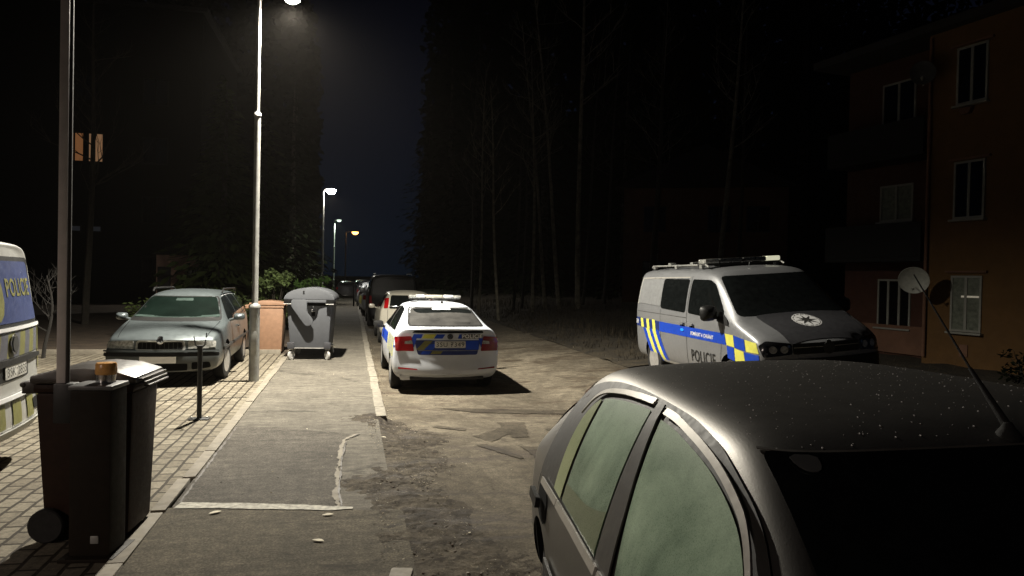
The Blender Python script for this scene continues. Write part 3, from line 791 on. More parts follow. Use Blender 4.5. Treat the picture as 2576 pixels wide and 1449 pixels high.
for ax in ('x+', 'x-'):
    c.patch('blank_panel', rpoly([(-2.17, 1.36), (-1.07, 1.33), (-1.07, 1.80), (-2.10, 1.80)], 0.05), ax, simple('side_panel_silver', (0.25, 0.255, 0.26), 0.45, 0.35), off=0.006, thick=0.004)
    fr = MB()
    c.patch('panel_edge', [rpoly([(-2.20, 1.34), (-2.14, 1.34), (-2.09, 1.82), (-2.14, 1.82)], 0.02), [(-2.14, 1.805), (-0.02, 1.83), (-0.02, 1.845), (-2.14, 1.825)]], ax, M['strip'], off=0.009)
    c.patch('side_window', rpoly([(-1.06, 1.30), (-0.02, 1.27), (-0.02, 1.81), (-1.06, 1.81)], 0.05), ax, M['glass_black'], off=0.006, thick=0.003)
    c.patch('door_window', rpoly([(0.10, 1.27), (1.33, 1.22), (1.28, 1.34), (0.86, 1.74), (0.70, 1.80), (0.10, 1.81)], 0.05), ax, M['glass_black'], off=0.006, thick=0.003)
    c.patch('door_gap', [[(0.04, 0.36), (0.052, 0.36), (0.052, 1.86), (0.04, 1.86)], [(1.22, 0.62), (1.23, 0.62), (1.33, 1.2), (1.32, 1.2)], [(-1.07, 0.36), (-1.06, 0.36), (-1.06, 1.28), (-1.07, 1.28)], [(-2.3, 1.20), (0.04, 1.185), (0.04, 1.193), (-2.3, 1.208)]], ax, M['trim'], off=0.003)
    for yy in (-0.12, 0.24):
        h = c.patch('door_handle', rpoly([(yy - 0.10, 1.075), (yy + 0.10, 1.075), (yy + 0.10, 1.115), (yy - 0.10, 1.115)], 0.018), ax, M['paint_silver'], off=0.02, thick=0.025)
        c.patch('handle_recess', rpoly([(yy - 0.07, 1.04), (yy + 0.05, 1.04), (yy + 0.05, 1.075), (yy - 0.07, 1.075)], 0.018), ax, M['arch'], parent=h, off=0.005)
    # blue band with checks
    bd = c.patch('blue_band', [[(-1.10, 0.885), (1.42, 0.875), (1.36, 1.035), (-1.10, 1.06)]], ax, M['blue'], off=0.005)
    bd2 = c.patch('blue_band', [[(-2.38, 0.93), (-1.12, 0.88), (-1.12, 1.06), (-2.38, 1.09)]], ax, M['blue_dark'], off=0.005)
    ye = [[(-1.98 + k * 0.29, 0.91 - 0.01 * k), (-1.85 + k * 0.29, 0.91 - 0.01 * k), (-1.89 + k * 0.29, 1.075), (-2.02 + k * 0.29, 1.075)] for k in range(3)]
    c.patch('check_stripe', ye, ax, M['yellow'], parent=bd2, off=0.009)
    if ax == 'x+':
        c.text('emergency_number', '158', -2.33, 0.965, 0.19, 0.085, ax, M['white_film'], parent=bd2, off=0.010, bold=0.02)
        c.text('motto_lettering', 'POMÁHAT A CHRÁNIT', 0.22, 0.925, 0.80, 0.075, ax, M['white_film'], parent=bd, off=0.010, bold=0.02, rise=-0.01, slant=0.12)
        c.text('police_lettering', 'POLICIE', 0.22, 0.51, 0.84, 0.19, ax, M['ink'], off=0.008, bold=0.01)
    # slanted stripes over the rear wheel
    sl = lambda y0: [(y0, 0.90), (y0 + 0.15, 0.90), (y0 + 0.55, 0.36), (y0 + 0.40, 0.36)]
    c.patch('slanted_stripe', [sl(-1.75), sl(-1.45)], ax, M['yellow'], off=0.006)
    c.patch('slanted_stripe', [sl(-1.90), sl(-1.60), sl(-1.30)], ax, M['blue'], off=0.006)
    # chequered nose flash
    c.patch('nose_check', [[(1.44, 0.875), (1.66, 0.86), (1.62, 1.03), (1.38, 1.035)], [(1.68, 0.66), (1.95, 0.64), (1.90, 0.82), (1.66, 0.85)], [(1.96, 0.83), (2.22, 0.82), (2.16, 0.96), (1.92, 0.99)], [(2.0, 0.45), (2.2, 0.44), (2.14, 0.60), (1.96, 0.64)]], ax, M['yellow'], off=0.006)
    c.patch('nose_check', [[(1.67, 0.855), (1.95, 0.83), (1.90, 0.99), (1.63, 1.03)], [(1.46, 0.69), (1.67, 0.66), (1.65, 0.85), (1.44, 0.865)], [(1.96, 0.64), (2.24, 0.62), (2.22, 0.80), (1.91, 0.82)]], ax, M['blue'], off=0.006)
    c.patch('sill_trim', [[(-1.02, 0.36), (1.08, 0.36), (1.08, 0.40), (-1.02, 0.40)]], ax, M['strip'], off=0.01)
c.patch('windscreen', rpoly([(-0.84, 1.285), (0.84, 1.285), (0.715, 1.855), (-0.715, 1.855)], 0.06), 'y+', M['glass_black'], off=0.005)
bn = c.patch('bonnet_film', rpoly([(-0.80, 1.66), (0.62, 1.66), (0.52, 2.38), (-0.72, 2.38)], 0.05), 'z+', M['paint_hood'], off=0.006)
# round police star on the bonnet
cxs, cys = -0.02, 1.92
em = c.patch('bonnet_emblem', [[(cxs + 0.20 * math.cos(t * math.pi / 16), cys + 0.20 * math.sin(t * math.pi / 16)) for t in range(32)]], 'z+', M['white_film'], off=0.010)
star = [(cxs + (0.165 if k % 2 == 0 else 0.055) * math.cos(k * math.pi / 8), cys + (0.165 if k % 2 == 0 else 0.055) * math.sin(k * math.pi / 8)) for k in range(16)]
st_ = c.patch('star', [star], 'z+', M['trim'], parent=em, off=0.013, step=0.04)
c.patch('emblem_ring', [[(cxs + r_ * math.cos(t), cys + r_ * math.sin(t)) for r_, t in ((0.175, q), (0.185, q), (0.185, q + 0.28), (0.175, q + 0.28))] for q in [j * math.pi / 8 + 0.06 for j in range(16)]], 'z+', M['trim'], parent=em, off=0.013, step=0.04)
for sx in (-1, 1):
    hl = c.patch('headlight', rpoly([(sx * 0.50, 0.80), (sx * 0.86, 0.77), (sx * 0.89, 0.93), (sx * 0.80, 0.985), (sx * 0.50, 0.945)], 0.03), 'y+', M['lamp_dark'], off=0.008, step=0.05)
    for k, (dx, dz, rr) in enumerate(((0.60, 0.87, 0.05), (0.74, 0.87, 0.05), (0.82, 0.93, 0.02), (0.82, 0.82, 0.018), (0.54, 0.91, 0.018))):
        c.patch('reflector', [[(sx * dx + rr * math.cos(t * math.pi / 8), dz + rr * math.sin(t * math.pi / 8)) for t in range(16)]], 'y+', M['lamp_clear'] if k < 2 else M['chrome'], parent=hl, off=0.012, step=0.04)
gr = c.patch('grille', rpoly([(-0.49, 0.80), (0.49, 0.80), (0.49, 0.94), (-0.49, 0.94)], 0.02), 'y+', M['black'], off=0.006)
c.patch('grille_bar', [[(-0.48, 0.885), (0.48, 0.885), (0.48, 0.893), (-0.48, 0.893)]], 'y+', M['strip'], parent=gr, off=0.012)
bg = c.patch('maker_emblem', [[(0.085 * math.cos(t * math.pi / 12), 0.87 + 0.085 * math.sin(t * math.pi / 12)) for t in range(24)]], 'y+', M['trim'], off=0.016, thick=0.006)
c.patch('front_bumper', rpoly([(-0.90, 0.36), (0.90, 0.36), (0.90, 0.74), (-0.90, 0.74)], 0.04), 'y+', M['black'], off=0.010)
for sx in (-1, 1):
    mirror(pv, sx * 0.97, 1.16, 1.33, sx, M['black'], 0.26, 0.24)
    c.patch('mirror_foot', rpoly([(1.14, 1.2), (1.5, 1.15), (1.46, 1.22), (1.20, 1.36)], 0.02), 'x+' if sx > 0 else 'x-', M['black'], off=0.01, thick=0.01)
M['lit_beacon'] = emis('lit_beacon', (1.0, 0.97, 0.70), 0.55)
c.patch('blue_glint', [[(-0.10 + 0.060 * math.cos(t * math.pi / 12), 0.985 + 0.022 * math.sin(t * math.pi / 12)) for t in range(24)]], 'x+', emis('blue_glint', (0.01, 0.30, 1.0), 0.75), off=0.012, thick=0.006)  # glowing patch added for a blue reflection on the band
# roof bars, beacons and light bar
a = MB()
for sx in (-1, 1):
    a.tube([(sx * 0.66, -2.05, 2.01), (sx * 0.66, -2.0, 2.035), (sx * 0.66, 0.25, 2.035), (sx * 0.66, 0.35, 2.0)], 0.016, 8)
    for yy in (-1.9, -0.9, 0.1): a.box((sx * 0.66, yy, 2.01), (0.05, 0.09, 0.06))
a.build('roof_rails', M['galv'], pv, True)
for yy, xx, w_ in ((-1.6, 0.45, 0.12), (-0.55, 0.40, 0.30)):
    a = MB(); a.box((xx, yy, 2.05), (w_, 0.12, 0.07)); a.build('roof_beacon', M['lamp_clear'], pv, bevel=0.015)
a = MB(); a.box((0, 0.10, 2.035), (1.36, 0.26, 0.03)); a.box((0.0, 0.1, 2.012), (0.8, 0.2, 0.03))
lb = a.build('light_bar', M['trim'], pv, bevel=0.008)
for x0, w_, mt in ((0.54, 0.24, 'lamp_clear'), (0.21, 0.40, 'lamp_house'), (-0.21, 0.40, 'lamp_house'), (-0.54, 0.24, 'lit_beacon')):
    b = MB(); b.box((x0, 0.10, 2.09), (w_ - 0.004, 0.28, 0.075)); b.build('beacon_lens', M[mt], lb, bevel=0.02)
a = MB(); a.tube([(0.10, 0.62, 2.0), (0.10, 0.62, 2.05)], 0.012, 8); a.build('roof_sensor', M['chrome'], pv)

LV = empty('police_van', (-6.93, 5.94, 0.0), R(106.8), 'white police van cut off by the left edge, yellow striped tailgate, lettered blue window', 'police van', scale=1.06)
c = van_body(LV, car_paint('grey_white_paint', (0.36, 0.36, 0.34), 0.45, 0.1))
wheels(LV, -1.46, 1.54, 0.85, 0.34, 0.21)
wf = c.patch('window_seal', rpoly([(-0.83, 1.24), (0.83, 1.24), (0.74, 1.84), (-0.74, 1.84)], 0.05), 'y-', M['black'], off=0.006)
rw = c.patch('rear_window', rpoly([(-0.80, 1.27), (0.80, 1.27), (0.705, 1.80), (-0.705, 1.80)], 0.05), 'y-', simple('window_blue_film', (0.045, 0.06, 0.15), 0.35), off=0.010)
c.text('police_lettering', 'POLICIE', 0.0, 1.49, 0.68, 0.16, 'y-', M['yellow_dull'], parent=rw, off=0.014, bold=0.02)
c.patch('window_stripe', chaikin([(-0.40, 1.29), (-0.16, 1.29), (-0.06, 1.50), (-0.16, 1.78), (-0.40, 1.78)], 1), 'y-', M['yellow_dull'], parent=rw, off=0.013)
c.patch('tailgate_lip', [[(-0.85, 1.205), (0.86, 1.205), (0.85, 1.235), (-0.84, 1.235)]], 'y-', M['white_film'], off=0.012, thick=0.01)
c.patch('tailgate_stripe', [band(-0.45 + 0.30 * k, -0.30 + 0.30 * k, 0.98, 1.19, 0.06) for k in range(5)], 'y-', M['yellow_dull'], off=0.006)
c.patch('tailgate_stripe', [band(-0.30 + 0.30 * k, -0.15 + 0.30 * k, 0.98, 1.19, 0.06) for k in range(4)], 'y-', simple('stripe_grey', (0.10, 0.10, 0.12), 0.4), off=0.006)
em = c.patch('maker_emblem', [[(0.085 * math.cos(t * math.pi / 12), 1.09 + 0.085 * math.sin(t * math.pi / 12)) for t in range(24)]], 'y-', M['chrome'], off=0.016, thick=0.008)
c.patch('emblem_disc', [[(0.066 * math.cos(t * math.pi / 12), 1.09 + 0.066 * math.sin(t * math.pi / 12)) for t in range(24)]], 'y-', M['trim'], parent=em, off=0.030)
c.patch('handle_strip', rpoly([(-0.5, 0.92), (0.86, 0.92), (0.80, 0.955), (0.5, 0.975), (-0.5, 0.975)], 0.01), 'y-', M['black'], off=0.012, thick=0.012)
plate(c, '3SK 2835', 0.05, 0.865, 'y-', w=0.52)
c.patch('plate_recess', rpoly([(-0.30, 0.79), (0.40, 0.79), (0.40, 0.935), (-0.30, 0.935)], 0.02), 'y-', M['black'], off=0.006)
c.patch('bumper_step', rpoly([(-0.9, 0.635), (0.93, 0.635), (0.93, 0.67), (-0.9, 0.67)], 0.01), 'y-', M['white_film'], off=0.015, thick=0.02)
c.patch('bumper_stripe', [band(-0.5 + 0.36 * k, -0.3 + 0.36 * k, 0.42, 0.62, 0.05) for k in range(4)], 'y-', M['yellow_dull'], off=0.008)
c.patch('bumper_reflector', rpoly([(0.42, 0.47), (0.62, 0.47), (0.60, 0.57), (0.42, 0.56)], 0.02), 'y-', M['arch'], off=0.010, thick=0.004)
c.patch('bumper_valance', rpoly([(-0.9, 0.30), (0.9, 0.30), (0.9, 0.40), (-0.9, 0.40)], 0.02), 'y-', M['galv'], off=0.010, thick=0.02)
for sx in (-1, 1):
    c.patch('tail_light', rpoly([(sx * 0.80, 0.80), (sx * 0.915, 0.80), (sx * 0.905, 1.2), (sx * 0.82, 1.2)], 0.02), 'y-' , M['yellow_dull'] if sx > 0 else M['lamp_red'], off=0.010)
    mirror(LV, sx * 0.97, 1.16, 1.33, sx, M['black'], 0.26, 0.24)
    c.patch('side_window', rpoly([(-2.1, 1.30), (1.28, 1.27), (0.80, 1.78), (-2.08, 1.81)], 0.05), 'x+' if sx > 0 else 'x-', M['glass_black'], off=0.006)
c.patch('windscreen', rpoly([(-0.84, 1.285), (0.84, 1.285), (0.715, 1.855), (-0.715, 1.855)], 0.06), 'y+', M['glass_black'], off=0.005)

# ================================================================ estate car facing the camera
ec = empty('estate_car', (-6.08, 13.9, 0.004), R(193.6), 'grey green estate car with frosted windscreen and blank white plate on block paving', 'car')
st = [(-2.25, (0.34, 0.74, 0.6, 0.82, 0.98, 0.80, 1.34, 0.60, 0.02)),
      (-2.05, (0.24, 0.78, 0.6, 0.87, 0.98, 0.83, 1.42, 0.62, 0.03)),
      (-1.4, (0.21, 0.79, 0.6, 0.88, 0.97, 0.84, 1.455, 0.60, 0.04)),
      (-0.4, (0.20, 0.79, 0.6, 0.88, 0.96, 0.84, 1.47, 0.60, 0.045)),
      (0.18, (0.20, 0.79, 0.6, 0.88, 0.95, 0.84, 1.44, 0.60, 0.05)),
      (0.36, (0.20, 0.79, 0.6, 0.88, 0.95, 0.84, 1.395, 0.59, 0.05)),
      (1.02, (0.20, 0.79, 0.6, 0.88, 0.945, 0.83, 1.02, 0.72, 0.04)),
      (1.20, (0.20, 0.79, 0.6, 0.88, 0.92, 0.83, 0.975, 0.70, 0.045)),
      (1.85, (0.20, 0.78, 0.55, 0.87, 0.82, 0.80, 0.87, 0.66, 0.05)),
      (2.12, (0.21, 0.77, 0.52, 0.86, 0.75, 0.78, 0.79, 0.66, 0.045)),
      (2.30, (0.24, 0.70, 0.48, 0.81, 0.68, 0.72, 0.725, 0.64, 0.03))]
c = Car(ec, st, lambda z: 0.02 + 0.18 * max(0, z - 0.9), lambda z: -0.02 if z > 0.58 else 0.03, (0.10, 0.16), [(-1.24, 0.36, 0.32, 0.60), (1.27, 0.36, 0.32, 0.60)], M['paint_green'])
wheels(ec, -1.24, 1.27, 0.775, 0.305, 0.19, 'alloy', 5, R(-6))
c.patch('windscreen_seal', rpoly([(-0.745, 0.985), (0.745, 0.985), (0.575, 1.39), (-0.575, 1.39)], 0.05), 'y+', M['black'], off=0.003)
ws = c.patch('windscreen', rpoly([(-0.70, 1.03), (0.70, 1.03), (0.55, 1.375), (-0.55, 1.375)], 0.05), 'y+', M['fog_dark'], off=0.006)
fr1 = fog_glass('frost_band', (0.010, 0.016, 0.014), (0.040, 0.056, 0.050), spec=0.1)
c.patch('frost_band', chaikin([(-0.70, 1.032), (0.70, 1.032), (0.685, 1.075), (0.5, 1.068), (0.1, 1.055), (-0.3, 1.06), (-0.6, 1.075), (-0.685, 1.085)], 1), 'y+', fr1, parent=ws, off=0.009)
ms = c.patch('interior_mirror', rpoly([(-0.19, 1.305), (0.11, 1.305), (0.10, 1.35), (-0.18, 1.35)], 0.02), 'y+', fr1, parent=ws, off=0.009)
a = MB(); 
for x0, x1, z0 in ((0.05, 0.60, 0.995), (-0.62, -0.06, 0.995)):
    p0, _ = c.hit('y+', x0, 1.04); p1, _ = c.hit('y+', x1, 1.035); 
    a.tube([p0 + Vector((0, 0.02, 0)), p1 + Vector((0, 0.02, 0))], 0.008, 6)
a.build('wipers', M['black'], ec)
gz = 0.63
gs = c.patch('grille_surround', rpoly([(-0.37, 0.575), (0.37, 0.575), (0.345, 0.735), (-0.345, 0.735)], 0.04), 'y+', M['galv'], off=0.012, step=0.05, thick=0.012)
c.patch('grille', rpoly([(-0.335, 0.595), (0.335, 0.595), (0.315, 0.715), (-0.315, 0.715)], 0.03), 'y+', M['arch'], parent=gs, off=0.028, step=0.05)
c.patch('grille_bars', [[(-0.32 + k * 0.064, 0.60), (-0.312 + k * 0.064, 0.60), (-0.312 + k * 0.064, 0.71), (-0.32 + k * 0.064, 0.71)] for k in range(11)], 'y+', M['trim'], parent=gs, off=0.031)
em = c.patch('maker_emblem', [[(0.05 * math.cos(t * math.pi / 12), 0.725 + 0.046 * math.sin(t * math.pi / 12)) for t in range(24)]], 'y+', M['chrome'], off=0.034, thick=0.006)
c.patch('emblem_wing', [[(-0.02, 0.71), (0.005, 0.715), (0.03, 0.74), (-0.01, 0.745)]], 'y+', M['trim'], parent=em, off=0.046)
for sx in (-1, 1):
    hl = c.patch('headlight', rpoly([(sx * 0.40, 0.60), (sx * 0.795, 0.605), (sx * 0.79, 0.715), (sx * 0.40, 0.732)], 0.02), 'y+', M['lamp_clear'], off=0.008, step=0.04, thick=0.006)
    c.patch('indicator', rpoly([(sx * 0.70, 0.618), (sx * 0.79, 0.622), (sx * 0.785, 0.70), (sx * 0.70, 0.707)], 0.02), 'y+', M['lamp_clear'], parent=hl, off=0.018, step=0.03)
    c.patch('reflector', [[(sx * 0.56 + 0.045 * math.cos(t * math.pi / 8), 0.66 + 0.04 * math.sin(t * math.pi / 8)) for t in range(16)]], 'y+', M['lamp_clear'], parent=hl, off=0.018, step=0.03)
    mirror(ec, sx * 0.88, 0.62, 1.03, sx, M['paint_green'], 0.2, 0.13)
    ax = 'x+' if sx > 0 else 'x-'
    c.patch('side_window', rpoly([(-0.34, 0.985), (0.78, 0.985), (0.22, 1.36), (-0.34, 1.40)], 0.04), ax, M['glass_black'], off=0.006)
    c.patch('side_window', rpoly([(-1.32, 0.995), (-0.42, 0.985), (-0.42, 1.40), (-1.22, 1.40)], 0.04), ax, M['glass_black'], off=0.006)
    c.patch('side_window', rpoly([(-2.0, 1.01), (-1.42, 1.0), (-1.32, 1.395), (-1.88, 1.36)], 0.04), ax, M['glass_black'], off=0.006)
    c.patch('rub_strip', [[(-2.0, 0.555), (1.72, 0.535), (1.72, 0.58), (-2.0, 0.60)]], ax, M['trim'], off=0.008, thick=0.008)
    c.patch('door_gap', [[(-0.385, 0.28), (-0.375, 0.28), (-0.375, 0.98), (-0.385, 0.98)], [(0.88, 0.28), (0.89, 0.28), (0.89, 0.95), (0.88, 0.95)], [(-1.0, 0.62), (-0.99, 0.62), (-1.36, 0.98), (-1.37, 0.98)]], ax, M['arch'], off=0.003)
    c.patch('door_handle', rpoly([(-0.30, 0.80), (-0.12, 0.80), (-0.12, 0.84), (-0.30, 0.84)], 0.015), ax, M['trim'], off=0.012, thick=0.02)
    c.patch('bonnet_gap', [[(sx * 0.72, 1.15), (sx * 0.73, 1.15), (sx * 0.66, 2.12), (sx * 0.65, 2.12)]], 'z+', M['arch'], off=0.003)
    a = MB(); a.tube([(sx * 0.585, -1.9, 1.44), (sx * 0.60, -1.75, 1.505), (sx * 0.605, -0.1, 1.52), (sx * 0.60, 0.05, 1.455)], 0.018, 8); a.build('roof_rail', M['black'], ec, True)
# bumper
c.patch('bumper_lip', rpoly([(-0.82, 0.545), (0.82, 0.545), (0.82, 0.572), (-0.82, 0.572)], 0.01), 'y+', M['paint_green'], off=0.03, thick=0.02)
c.patch('rub_bar', rpoly([(-0.83, 0.48), (0.83, 0.48), (0.83, 0.535), (-0.83, 0.535)], 0.015), 'y+', M['black'], off=0.02, thick=0.012)
c.patch('air_intake', [rpoly([(-0.40, 0.26), (0.40, 0.26), (0.40, 0.37), (-0.40, 0.37)], 0.02)], 'y+', M['arch'], off=0.006)
for sx in (-1, 1): c.patch('fog_lamp_recess', rpoly([(sx * 0.46, 0.27), (sx * 0.74, 0.30), (sx * 0.72, 0.39), (sx * 0.46, 0.39)], 0.03), 'y+', M['arch'], off=0.006)
plate(c, None, 0.03, 0.435, 'y+', w=0.535, h=0.115, base=M['plate_blank'])

# ================================================================ near car, its roof and side windows close to the camera
nc = empty('parked_car', (1.205, 2.235, 0.09), R(185.5), 'nearest silver car in the right foreground, dark wet roof and fogged green side windows', 'car', ry=R(2.5))
st = [(-2.0, (0.34, 0.74, 0.62, 0.80, 0.88, 0.77, 0.97, 0.66, 0.02)),
      (-1.85, (0.24, 0.78, 0.62, 0.85, 0.91, 0.81, 1.08, 0.62, 0.03)),
      (-1.50, (0.22, 0.80, 0.62, 0.87, 0.915, 0.83, 1.33, 0.565, 0.02)),
      (-1.22, (0.21, 0.80, 0.62, 0.875, 0.91, 0.835, 1.385, 0.575, 0.012)),
      (-0.80, (0.21, 0.80, 0.62, 0.875, 0.905, 0.835, 1.415, 0.59, 0.012)),
      (-0.10, (0.21, 0.80, 0.62, 0.875, 0.90, 0.83, 1.428, 0.60, 0.010)),
      (0.25, (0.21, 0.80, 0.62, 0.87, 0.895, 0.825, 1.42, 0.60, 0.010)),
      (0.46, (0.21, 0.80, 0.62, 0.87, 0.885, 0.82, 1.385, 0.60, 0.010)),
      (1.08, (0.21, 0.80, 0.62, 0.865, 0.86, 0.81, 0.97, 0.72, 0.04)),
      (1.30, (0.21, 0.80, 0.6, 0.86, 0.84, 0.80, 0.91, 0.70, 0.04)),
      (1.85, (0.22, 0.78, 0.55, 0.84, 0.75, 0.76, 0.79, 0.64, 0.04)),
      (2.08, (0.26, 0.70, 0.48, 0.76, 0.64, 0.68, 0.68, 0.56, 0.02))]
st = [(y, tuple(v * 1.05 if i in (1, 3, 5, 7) else v for i, v in enumerate(q))) for y, q in st]
c = Car(nc, st, lambda z: 0.04 * max(0, z - 0.6), lambda z: 0.0, (0.14, 0.2), [(-1.31, 0.36, 0.31, 0.6), (1.30, 0.36, 0.31, 0.6)], M['paint_near'], sub=3)
wheels(nc, -1.31, 1.30, 0.77, 0.30, 0.19)
roofline = [(0.92, 0.89), (0.87, 0.975), (0.77, 1.09), (0.655, 1.192), (0.51, 1.275), (0.312, 1.343), (0.16, 1.368), (-0.03, 1.381), (-0.40, 1.380), (-0.70, 1.370), (-0.957, 1.350), (-1.20, 1.312), (-1.36, 1.262), (-1.43, 1.19), (-1.415, 1.08), (-1.38, 0.95), (-1.36, 0.885)]
belt = [(-1.28, 0.872), (-0.9, 0.880), (-0.2, 0.882), (0.5, 0.874), (0.88, 0.866)]
surround = spline(belt, 3) + spline(roofline, 5)
inner = [(0.80, 0.92), (0.76, 0.99), (0.69, 1.085), (0.60, 1.172), (0.478, 1.244), (0.282, 1.303), (0.0, 1.334), (-0.18, 1.338)]
for ax in ('x+', 'x-'):
    ws_ = c.patch('window_surround', surround, ax, M['trim'], off=0.004, step=0.05, thick=0.004)
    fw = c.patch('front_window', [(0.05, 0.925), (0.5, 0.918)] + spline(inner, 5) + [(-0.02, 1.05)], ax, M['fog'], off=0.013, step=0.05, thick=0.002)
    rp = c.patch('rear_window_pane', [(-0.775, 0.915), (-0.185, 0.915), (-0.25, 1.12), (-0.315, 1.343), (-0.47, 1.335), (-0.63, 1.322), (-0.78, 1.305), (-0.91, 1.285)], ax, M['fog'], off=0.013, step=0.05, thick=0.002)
    c.patch('quarter_window', [(-0.97, 0.91), (-0.82, 0.91), (-0.95, 1.275)] + spline([(-0.975, 1.272), (-1.035, 1.231), (-1.068, 1.172), (-1.055, 1.085), (-1.015, 0.996)], 4), ax, M['fog_pale'], off=0.013, step=0.05, thick=0.002)
    c.patch('pillar_cover', [(-0.145, 0.90), (0.02, 0.90), (-0.06, 1.10), (-0.22, 1.372), (-0.285, 1.368)], ax, simple('pillar_trim', (0.055, 0.052, 0.047), 0.5), off=0.016, step=0.05, thick=0.006)
    if rp: c.patch('olive_reflection', [(-0.775, 0.918), (-0.19, 0.918), (-0.222, 1.04)] + spline([(-0.30, 1.02), (-0.45, 0.995), (-0.62, 0.985), (-0.795, 0.975)], 4), ax, M['fog_olive'], parent=rp, off=0.0165, step=0.05)  # olive reflection in the lower pane, painted on as a patch
    if fw:
        for p0, p1, w_ in (((0.33, 1.03), (0.42, 0.95), 0.004), ((0.47, 1.06), (0.52, 1.03), 0.006), ((0.40, 1.0), (0.43, 0.98), 0.003), ((0.25, 0.985), (0.35, 0.94), 0.003)):
            c.patch('wipe_mark', [p0, p1, (p1[0] + w_, p1[1] + w_), (p0[0] + w_, p0[1] + w_)], ax, M['fog_pale'], parent=fw, off=0.0185, step=0.05)
    def ribbon(pts, w):
        out = []
        pts = spline(pts, 5) if len(pts) > 3 else pts
        for i in range(len(pts) - 1):
            (x0, z0), (x1, z1) = pts[i], pts[i + 1]
            out.append([(x0, z0), (x1, z1), (x1, z1 + w), (x0, z0 + w)])
        return out
    c.patch('weather_strip', ribbon([(0.81, 0.925), (0.70, 1.09), (0.60, 1.186), (0.478, 1.258), (0.282, 1.317), (0.0, 1.348), (-0.17, 1.352)], 0.016), ax, M['strip'], off=0.018, step=0.05, thick=0.008)
    c.patch('weather_strip', ribbon([(-0.31, 1.358), (-0.63, 1.338), (-0.91, 1.302), (-1.04, 1.258), (-1.10, 1.19)], 0.016), ax, M['strip'], off=0.018, step=0.05, thick=0.008)
    c.patch('belt_strip', ribbon([(-0.80, 0.880), (-0.5, 0.884), (-0.10, 0.886)], 0.026), ax, M['strip'], off=0.020, step=0.05, thick=0.010)
    c.patch('belt_strip', ribbon([(-0.07, 0.886), (0.3, 0.884), (0.6, 0.880), (0.84, 0.874)], 0.026), ax, M['strip'], off=0.020, step=0.05, thick=0.010)
    c.patch('belt_strip', ribbon([(-1.20, 0.868), (-0.82, 0.878)], 0.026), ax, M['strip'], off=0.020, step=0.05, thick=0.008)
    c.patch('door_gap', ribbon([(-1.36, 0.88), (-1.42, 0.75), (-1.40, 0.6), (-1.2, 0.42), (-0.95, 0.3)], 0.022), ax, M['arch'], off=0.004, step=0.05)
    c.patch('door_gap', [(-0.13, 0.25), (-0.115, 0.25), (-0.115, 0.875), (-0.13, 0.875)], ax, M['arch'], off=0.004, step=0.05)
    hd = c.patch('door_handle', rpoly([(-1.34, 0.775), (-1.12, 0.775), (-1.12, 0.82), (-1.34, 0.82)], 0.022), ax, M['black'], off=0.03, step=0.03, thick=0.022)
    c.patch('handle_recess', chaikin([(-1.33, 0.70), (-1.13, 0.69), (-1.09, 0.77), (-1.13, 0.855), (-1.33, 0.86), (-1.37, 0.78)], 2), ax, M['arch'], parent=hd, off=0.005, step=0.04)
    h2 = c.patch('door_handle', rpoly([(-0.08, 0.77), (0.12, 0.77), (0.12, 0.815), (-0.08, 0.815)], 0.022), ax, M['black'], off=0.03, step=0.03, thick=0.022)
    c.patch('rub_strip', ribbon([(-1.0, 0.56), (-0.3, 0.55), (0.9, 0.54)], 0.05), ax, M['trim'], off=0.010, thick=0.012)
wsn = c.patch('windscreen', rpoly([(-0.66, 0.95), (0.66, 0.95), (0.57, 1.372), (-0.57, 1.372)], 0.025), 'y+', M['glass_black'], off=0.005, step=0.05, thick=0.003)
c.patch('header_seal', [(-0.57, 1.3725), (0.57, 1.3725), (0.568, 1.3755), (-0.568, 1.3755)], 'y+', simple('header_trim', (0.075, 0.07, 0.062), 0.5), off=0.004, step=0.05, thick=0.003)
c.patch('mirror_base', chaikin([(0.465, 1.366), (0.525, 1.366), (0.522, 1.350), (0.505, 1.341), (0.48, 1.341), (0.467, 1.352)], 1), 'y+', simple('sensor_patch', (0.06, 0.06, 0.06), 0.5), parent=wsn, off=0.010, step=0.03, thick=0.003)
c.patch('rear_window', rpoly([(-0.60, 1.03), (0.60, 1.03), (0.52, 1.32), (-0.52, 1.32)], 0.05), 'y-', M['glass_black'], off=0.005)
for sx in (-1, 1):
    mirror(nc, sx * 0.88, 0.72, 0.93, sx, M['black'], 0.2, 0.15)
    c.patch('tail_light', rpoly([(sx * 0.60, 1.0), (sx * 0.74, 0.98), (sx * 0.66, 1.25), (sx * 0.56, 1.28)], 0.02), 'y-', M['lamp_red'], off=0.008)
    c.patch('headlight', rpoly([(sx * 0.40, 0.56), (sx * 0.66, 0.56), (sx * 0.62, 0.66), (sx * 0.42, 0.64)], 0.02), 'y+', M['lamp_clear'], off=0.008)
# roof aerial leaning back, with a rubber foot
ab, _ = c.hit('z+', -0.06, 0.40)
a = MB()
a.lathe([(0.032, -0.012), (0.028, 0.004), (0.017, 0.018), (0.009, 0.032)], 16, 'z', ab)
a.tube([ab + Vector((0, 0.0, 0.02)), ab + Vector((0.0, -0.07, 0.09)), ab + Vector((0, -0.13, 0.15))], [0.011, 0.008, 0.005], 10)
a.tube([ab + Vector((0, -0.13, 0.15)), ab + Vector((0.0, -0.36, 0.40))], [0.0034, 0.002], 6)
a.build('aerial', M['rubber'], nc, True)
